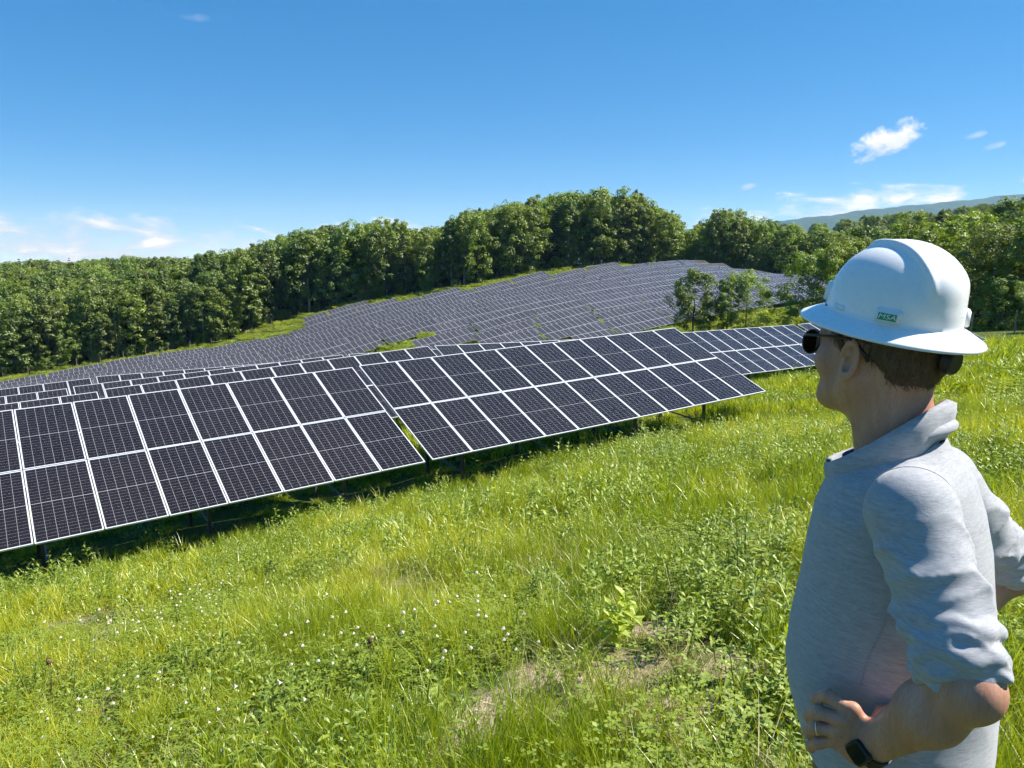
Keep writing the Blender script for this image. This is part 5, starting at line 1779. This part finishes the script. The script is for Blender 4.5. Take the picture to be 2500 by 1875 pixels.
# head band with ratchet knob below the brim at the back
def suspension():
    n = 40
    V = []
    for i in range(n + 1):
        a = R(-128) + R(256) * i / n                 # 0 = straight back
        q = abs(a) / R(128)
        x, y = math.sin(a) * .0835, -math.cos(a) * .112 - .006
        zc = -.054 + .030 * q ** 1.5
        hh = .017 * (1 - .25 * q)
        for (o, z) in ((0, -hh), (.0045, -hh), (.0045, hh), (0, hh)):
            V.append((x + math.sin(a) * o, y - math.cos(a) * o + .02, zc + z + .012))
    F = []
    for i in range(n):
        for k in range(4):
            k2 = (k + 1) % 4
            F.append((i * 4 + k, i * 4 + k2, i * 4 + 4 + k2, i * 4 + 4 + k))
    return mesh_np('head_band', np.array(V), np.array(F), [M_BLACK])
band = ob('head_band', suspension(), HAT)
_b = MB()
_b.tube([(0, -.098, -.050), (0, -.112, -.052), (0, -.116, -.052), (0, -.129, -.053), (0, -.131, -.053)], [.0195, .0195, .0215, .0205, .0175], 28)
ob('ratchet_knob', _b.mesh('ratchet_knob', M_BLACK), band)
_b = MB()
for s_ in (-1, 1):
    _b.box(Matrix.Translation((s_ * .036, -.086, -.048)) @ Matrix.Rotation(s_ * R(24), 4, 'Z'), .044, .012, .036)
ob('ratchet_housing', _b.mesh('ratchet_housing', M_BLACK), band)

# sunglasses
GL = ob('sunglasses', None, mat=M_HEAD @ Matrix.Translation((0, .010, .019)), label='dark smoked sunglasses with black temples on the man\'s face', cat='sunglasses')
def lens_outline(s_, n=30):
    pts = []
    for i in range(n):
        a = 2 * math.pi * i / n
        w, h = .0275, .0220
        x = w * math.copysign(abs(math.cos(a)) ** .8, math.cos(a)); z = h * math.copysign(abs(math.sin(a)) ** .85, math.sin(a))
        if z < 0:
            x *= 1 - .22 * (z / h) ** 2
        x0 = .0385 + x
        y = .104 - 1.9 * max(0, x0 - .012) ** 2 * 1.1 - .012 * (z / h) ** 2 * .3
        pts.append(Vector((s_ * x0, y, z)))
    return pts
for s_ in (-1, 1):
    o = lens_outline(s_)
    c = sum(o, Vector()) / len(o); c.y = .104 - 1.9 * (.0385 - .012) ** 2 * 1.1 + .0015
    V = [tuple(c)]
    rings = 5
    for q in range(1, rings + 1):
        for p_ in o:
            k = q / rings
            P = c.lerp(p_, k); x0 = abs(P.x)
            V.append((P.x, .104 - 1.9 * max(0, x0 - .012) ** 2 * 1.1 - .012 * (P.z / .0235) ** 2 * .3, P.z))
    n = len(o)
    T = [(0, 1 + i, 1 + (i + 1) % n) for i in range(n)]
    Q = [(1 + (q - 1) * n + i, 1 + q * n + i, 1 + q * n + (i + 1) % n, 1 + (q - 1) * n + (i + 1) % n) for q in range(1, rings) for i in range(n)]
    lo = ob('lens', mesh_np('lens', np.array(V), [np.array(Q), np.array(T)], [M_LENS], True), GL)
    lo.modifiers.new('thickness', 'SOLIDIFY').thickness = .0016
    b = MB(); b.tube(o + [o[0]], [.0017] * (n + 1), 8, cap=False)
    ob('rim', b.mesh('rim', M_GUN, True), GL)
    b = MB()
    e = max(o, key=lambda v: abs(v.x) + v.z * .8)
    path = [e, Vector((s_ * .0765, .082, .016)), Vector((s_ * .0785, .050, .0185)), Vector((s_ * .0815, .012, .0185)), Vector((s_ * .0850, -.014, .0180)), Vector((s_ * .0855, -.030, .010)), Vector((s_ * .0840, -.042, -.004)), Vector((s_ * .0820, -.050, -.018))]
    b.tube(path, [.0022, .0023, .0023, .0023, .0024, .0028, .0034, .0036], 8)
    ob('temple', b.mesh('temple', M_BLACK, True), GL)
b = MB(); b.tube([(-.008, .105, .008), (0, .110, .011), (.008, .105, .008)], [.0018] * 3, 8)
b.tube([(-.012, .104, .015), (0, .107, .017), (.012, .104, .015)], [.0014] * 3, 8)
ob('bridge', b.mesh('bridge', M_GUN, True), GL)

# wristwatch
def watch():
    a = (Vector(WR_L) - Vector(EL_L)).normalized()
    c = Vector(WR_L) - a * .012
    out = Vector((-1, .15, .25)); out = (out - a * out.dot(a)).normalized()
    sd = a.cross(out)
    Mw = M_BODY @ Matrix.Translation(c) @ Matrix((sd, out, a)).transposed().to_4x4()   # z along the arm, y out of the back of the wrist
    W = ob('wristwatch', None, mat=Mw, label='black wristwatch on the man\'s left wrist', cat='watch')
    n = 40
    V, F = [], []
    for i in range(n):
        t = 2 * math.pi * i / n
        for (o, z) in ((.0, -.0105), (.0028, -.0105), (.0028, .0105), (0, .0105)):
            V.append((math.cos(t) * (.0300 + o), math.sin(t) * (.0285 + o), z))
    for i in range(n):
        for k in range(4):
            k2 = (k + 1) % 4; j = (i + 1) % n
            F.append((i * 4 + k, i * 4 + k2, j * 4 + k2, j * 4 + k))
    ob('strap', mesh_np('strap', np.array(V), np.array(F), [M_RUBBER]), W)
    def squircle(nm, w, y0, y1, mt, bev):
        n = 32
        V, F = [], []
        for (y, k) in ((y0, 1.0), (y1 - bev, 1.0), (y1, 1 - bev / w)):
            for i in range(n):
                t = 2 * math.pi * i / n
                q = (abs(math.cos(t)) ** 4 + abs(math.sin(t)) ** 4) ** -.25
                V.append((math.cos(t) * q * w * k, y, math.sin(t) * q * w * k))
        for j in range(2):
            for i in range(n):
                F.append((j * n + i, j * n + (i + 1) % n, (j + 1) * n + (i + 1) % n, (j + 1) * n + i))
        c = len(V); V += [(0, y1, 0), (0, y0, 0)]
        T = [(2 * n + i, 2 * n + (i + 1) % n, c) for i in range(n)] + [((i + 1) % n, i, c + 1) for i in range(n)]
        ob(nm, mesh_np(nm, np.array(V), [np.array(F), np.array(T)], [mt]), W)
    squircle('case', .0185, .026, .0365, M_BLACK, .002)
    squircle('glass', .0150, .0360, .0372, M_DARKGLASS, .0004)
    b = MB(); b.tube([(-.018, .031, -.004), (-.0215, .031, -.004)], [.0028, .0028], 10)
    ob('crown_button', b.mesh('crown_button', M_GUN), W)
watch()
def finger_ring():
    a, b_ = Vector((-.229, .032, 1.010)), Vector((-.230, .066, 1.000))
    c = a.lerp(b_, .52); d = (b_ - a).normalized()
    u = d.orthogonal().normalized(); w = d.cross(u)
    b = MB()
    pts = [c + (u * math.cos(t) + w * math.sin(t)) * .0122 for t in [2 * math.pi * i / 28 for i in range(29)]]
    b.tube(pts, [.0013] * 29, 8, cap=False)
    ob('finger_ring', b.mesh('finger_ring', M_GOLD, True), mat=M_BODY, label='thin metal ring on the man\'s left ring finger', cat='ring')
finger_ring()

# ------------------------------------------------------------------ summer haze over the valley
def build_haze():
    m = bpy.data.materials.new('valley_haze')
    m.use_nodes = True
    t = m.node_tree
    t.nodes.clear()
    v = nd(t, 'ShaderNodeVolumePrincipled')
    v.inputs['Color'].default_value = (.36, .63, 1.0, 1)
    v.inputs['Absorption Color'].default_value = (1, 1, 1, 1)
    v.inputs['Density'].default_value = 0.6e-4
    v.inputs['Anisotropy'].default_value = .2
    o = nd(t, 'ShaderNodeOutputMaterial')
    t.links.new(v.outputs[0], o.inputs['Volume'])
    b = MB()
    b.box(Matrix.Translation((0, 0, 190)), 20000, 20000, 760)
    me = b.mesh('haze', m)
    ob('haze', me, kind='stuff', label='thin blue summer haze over the valley', cat='haze')
build_haze()
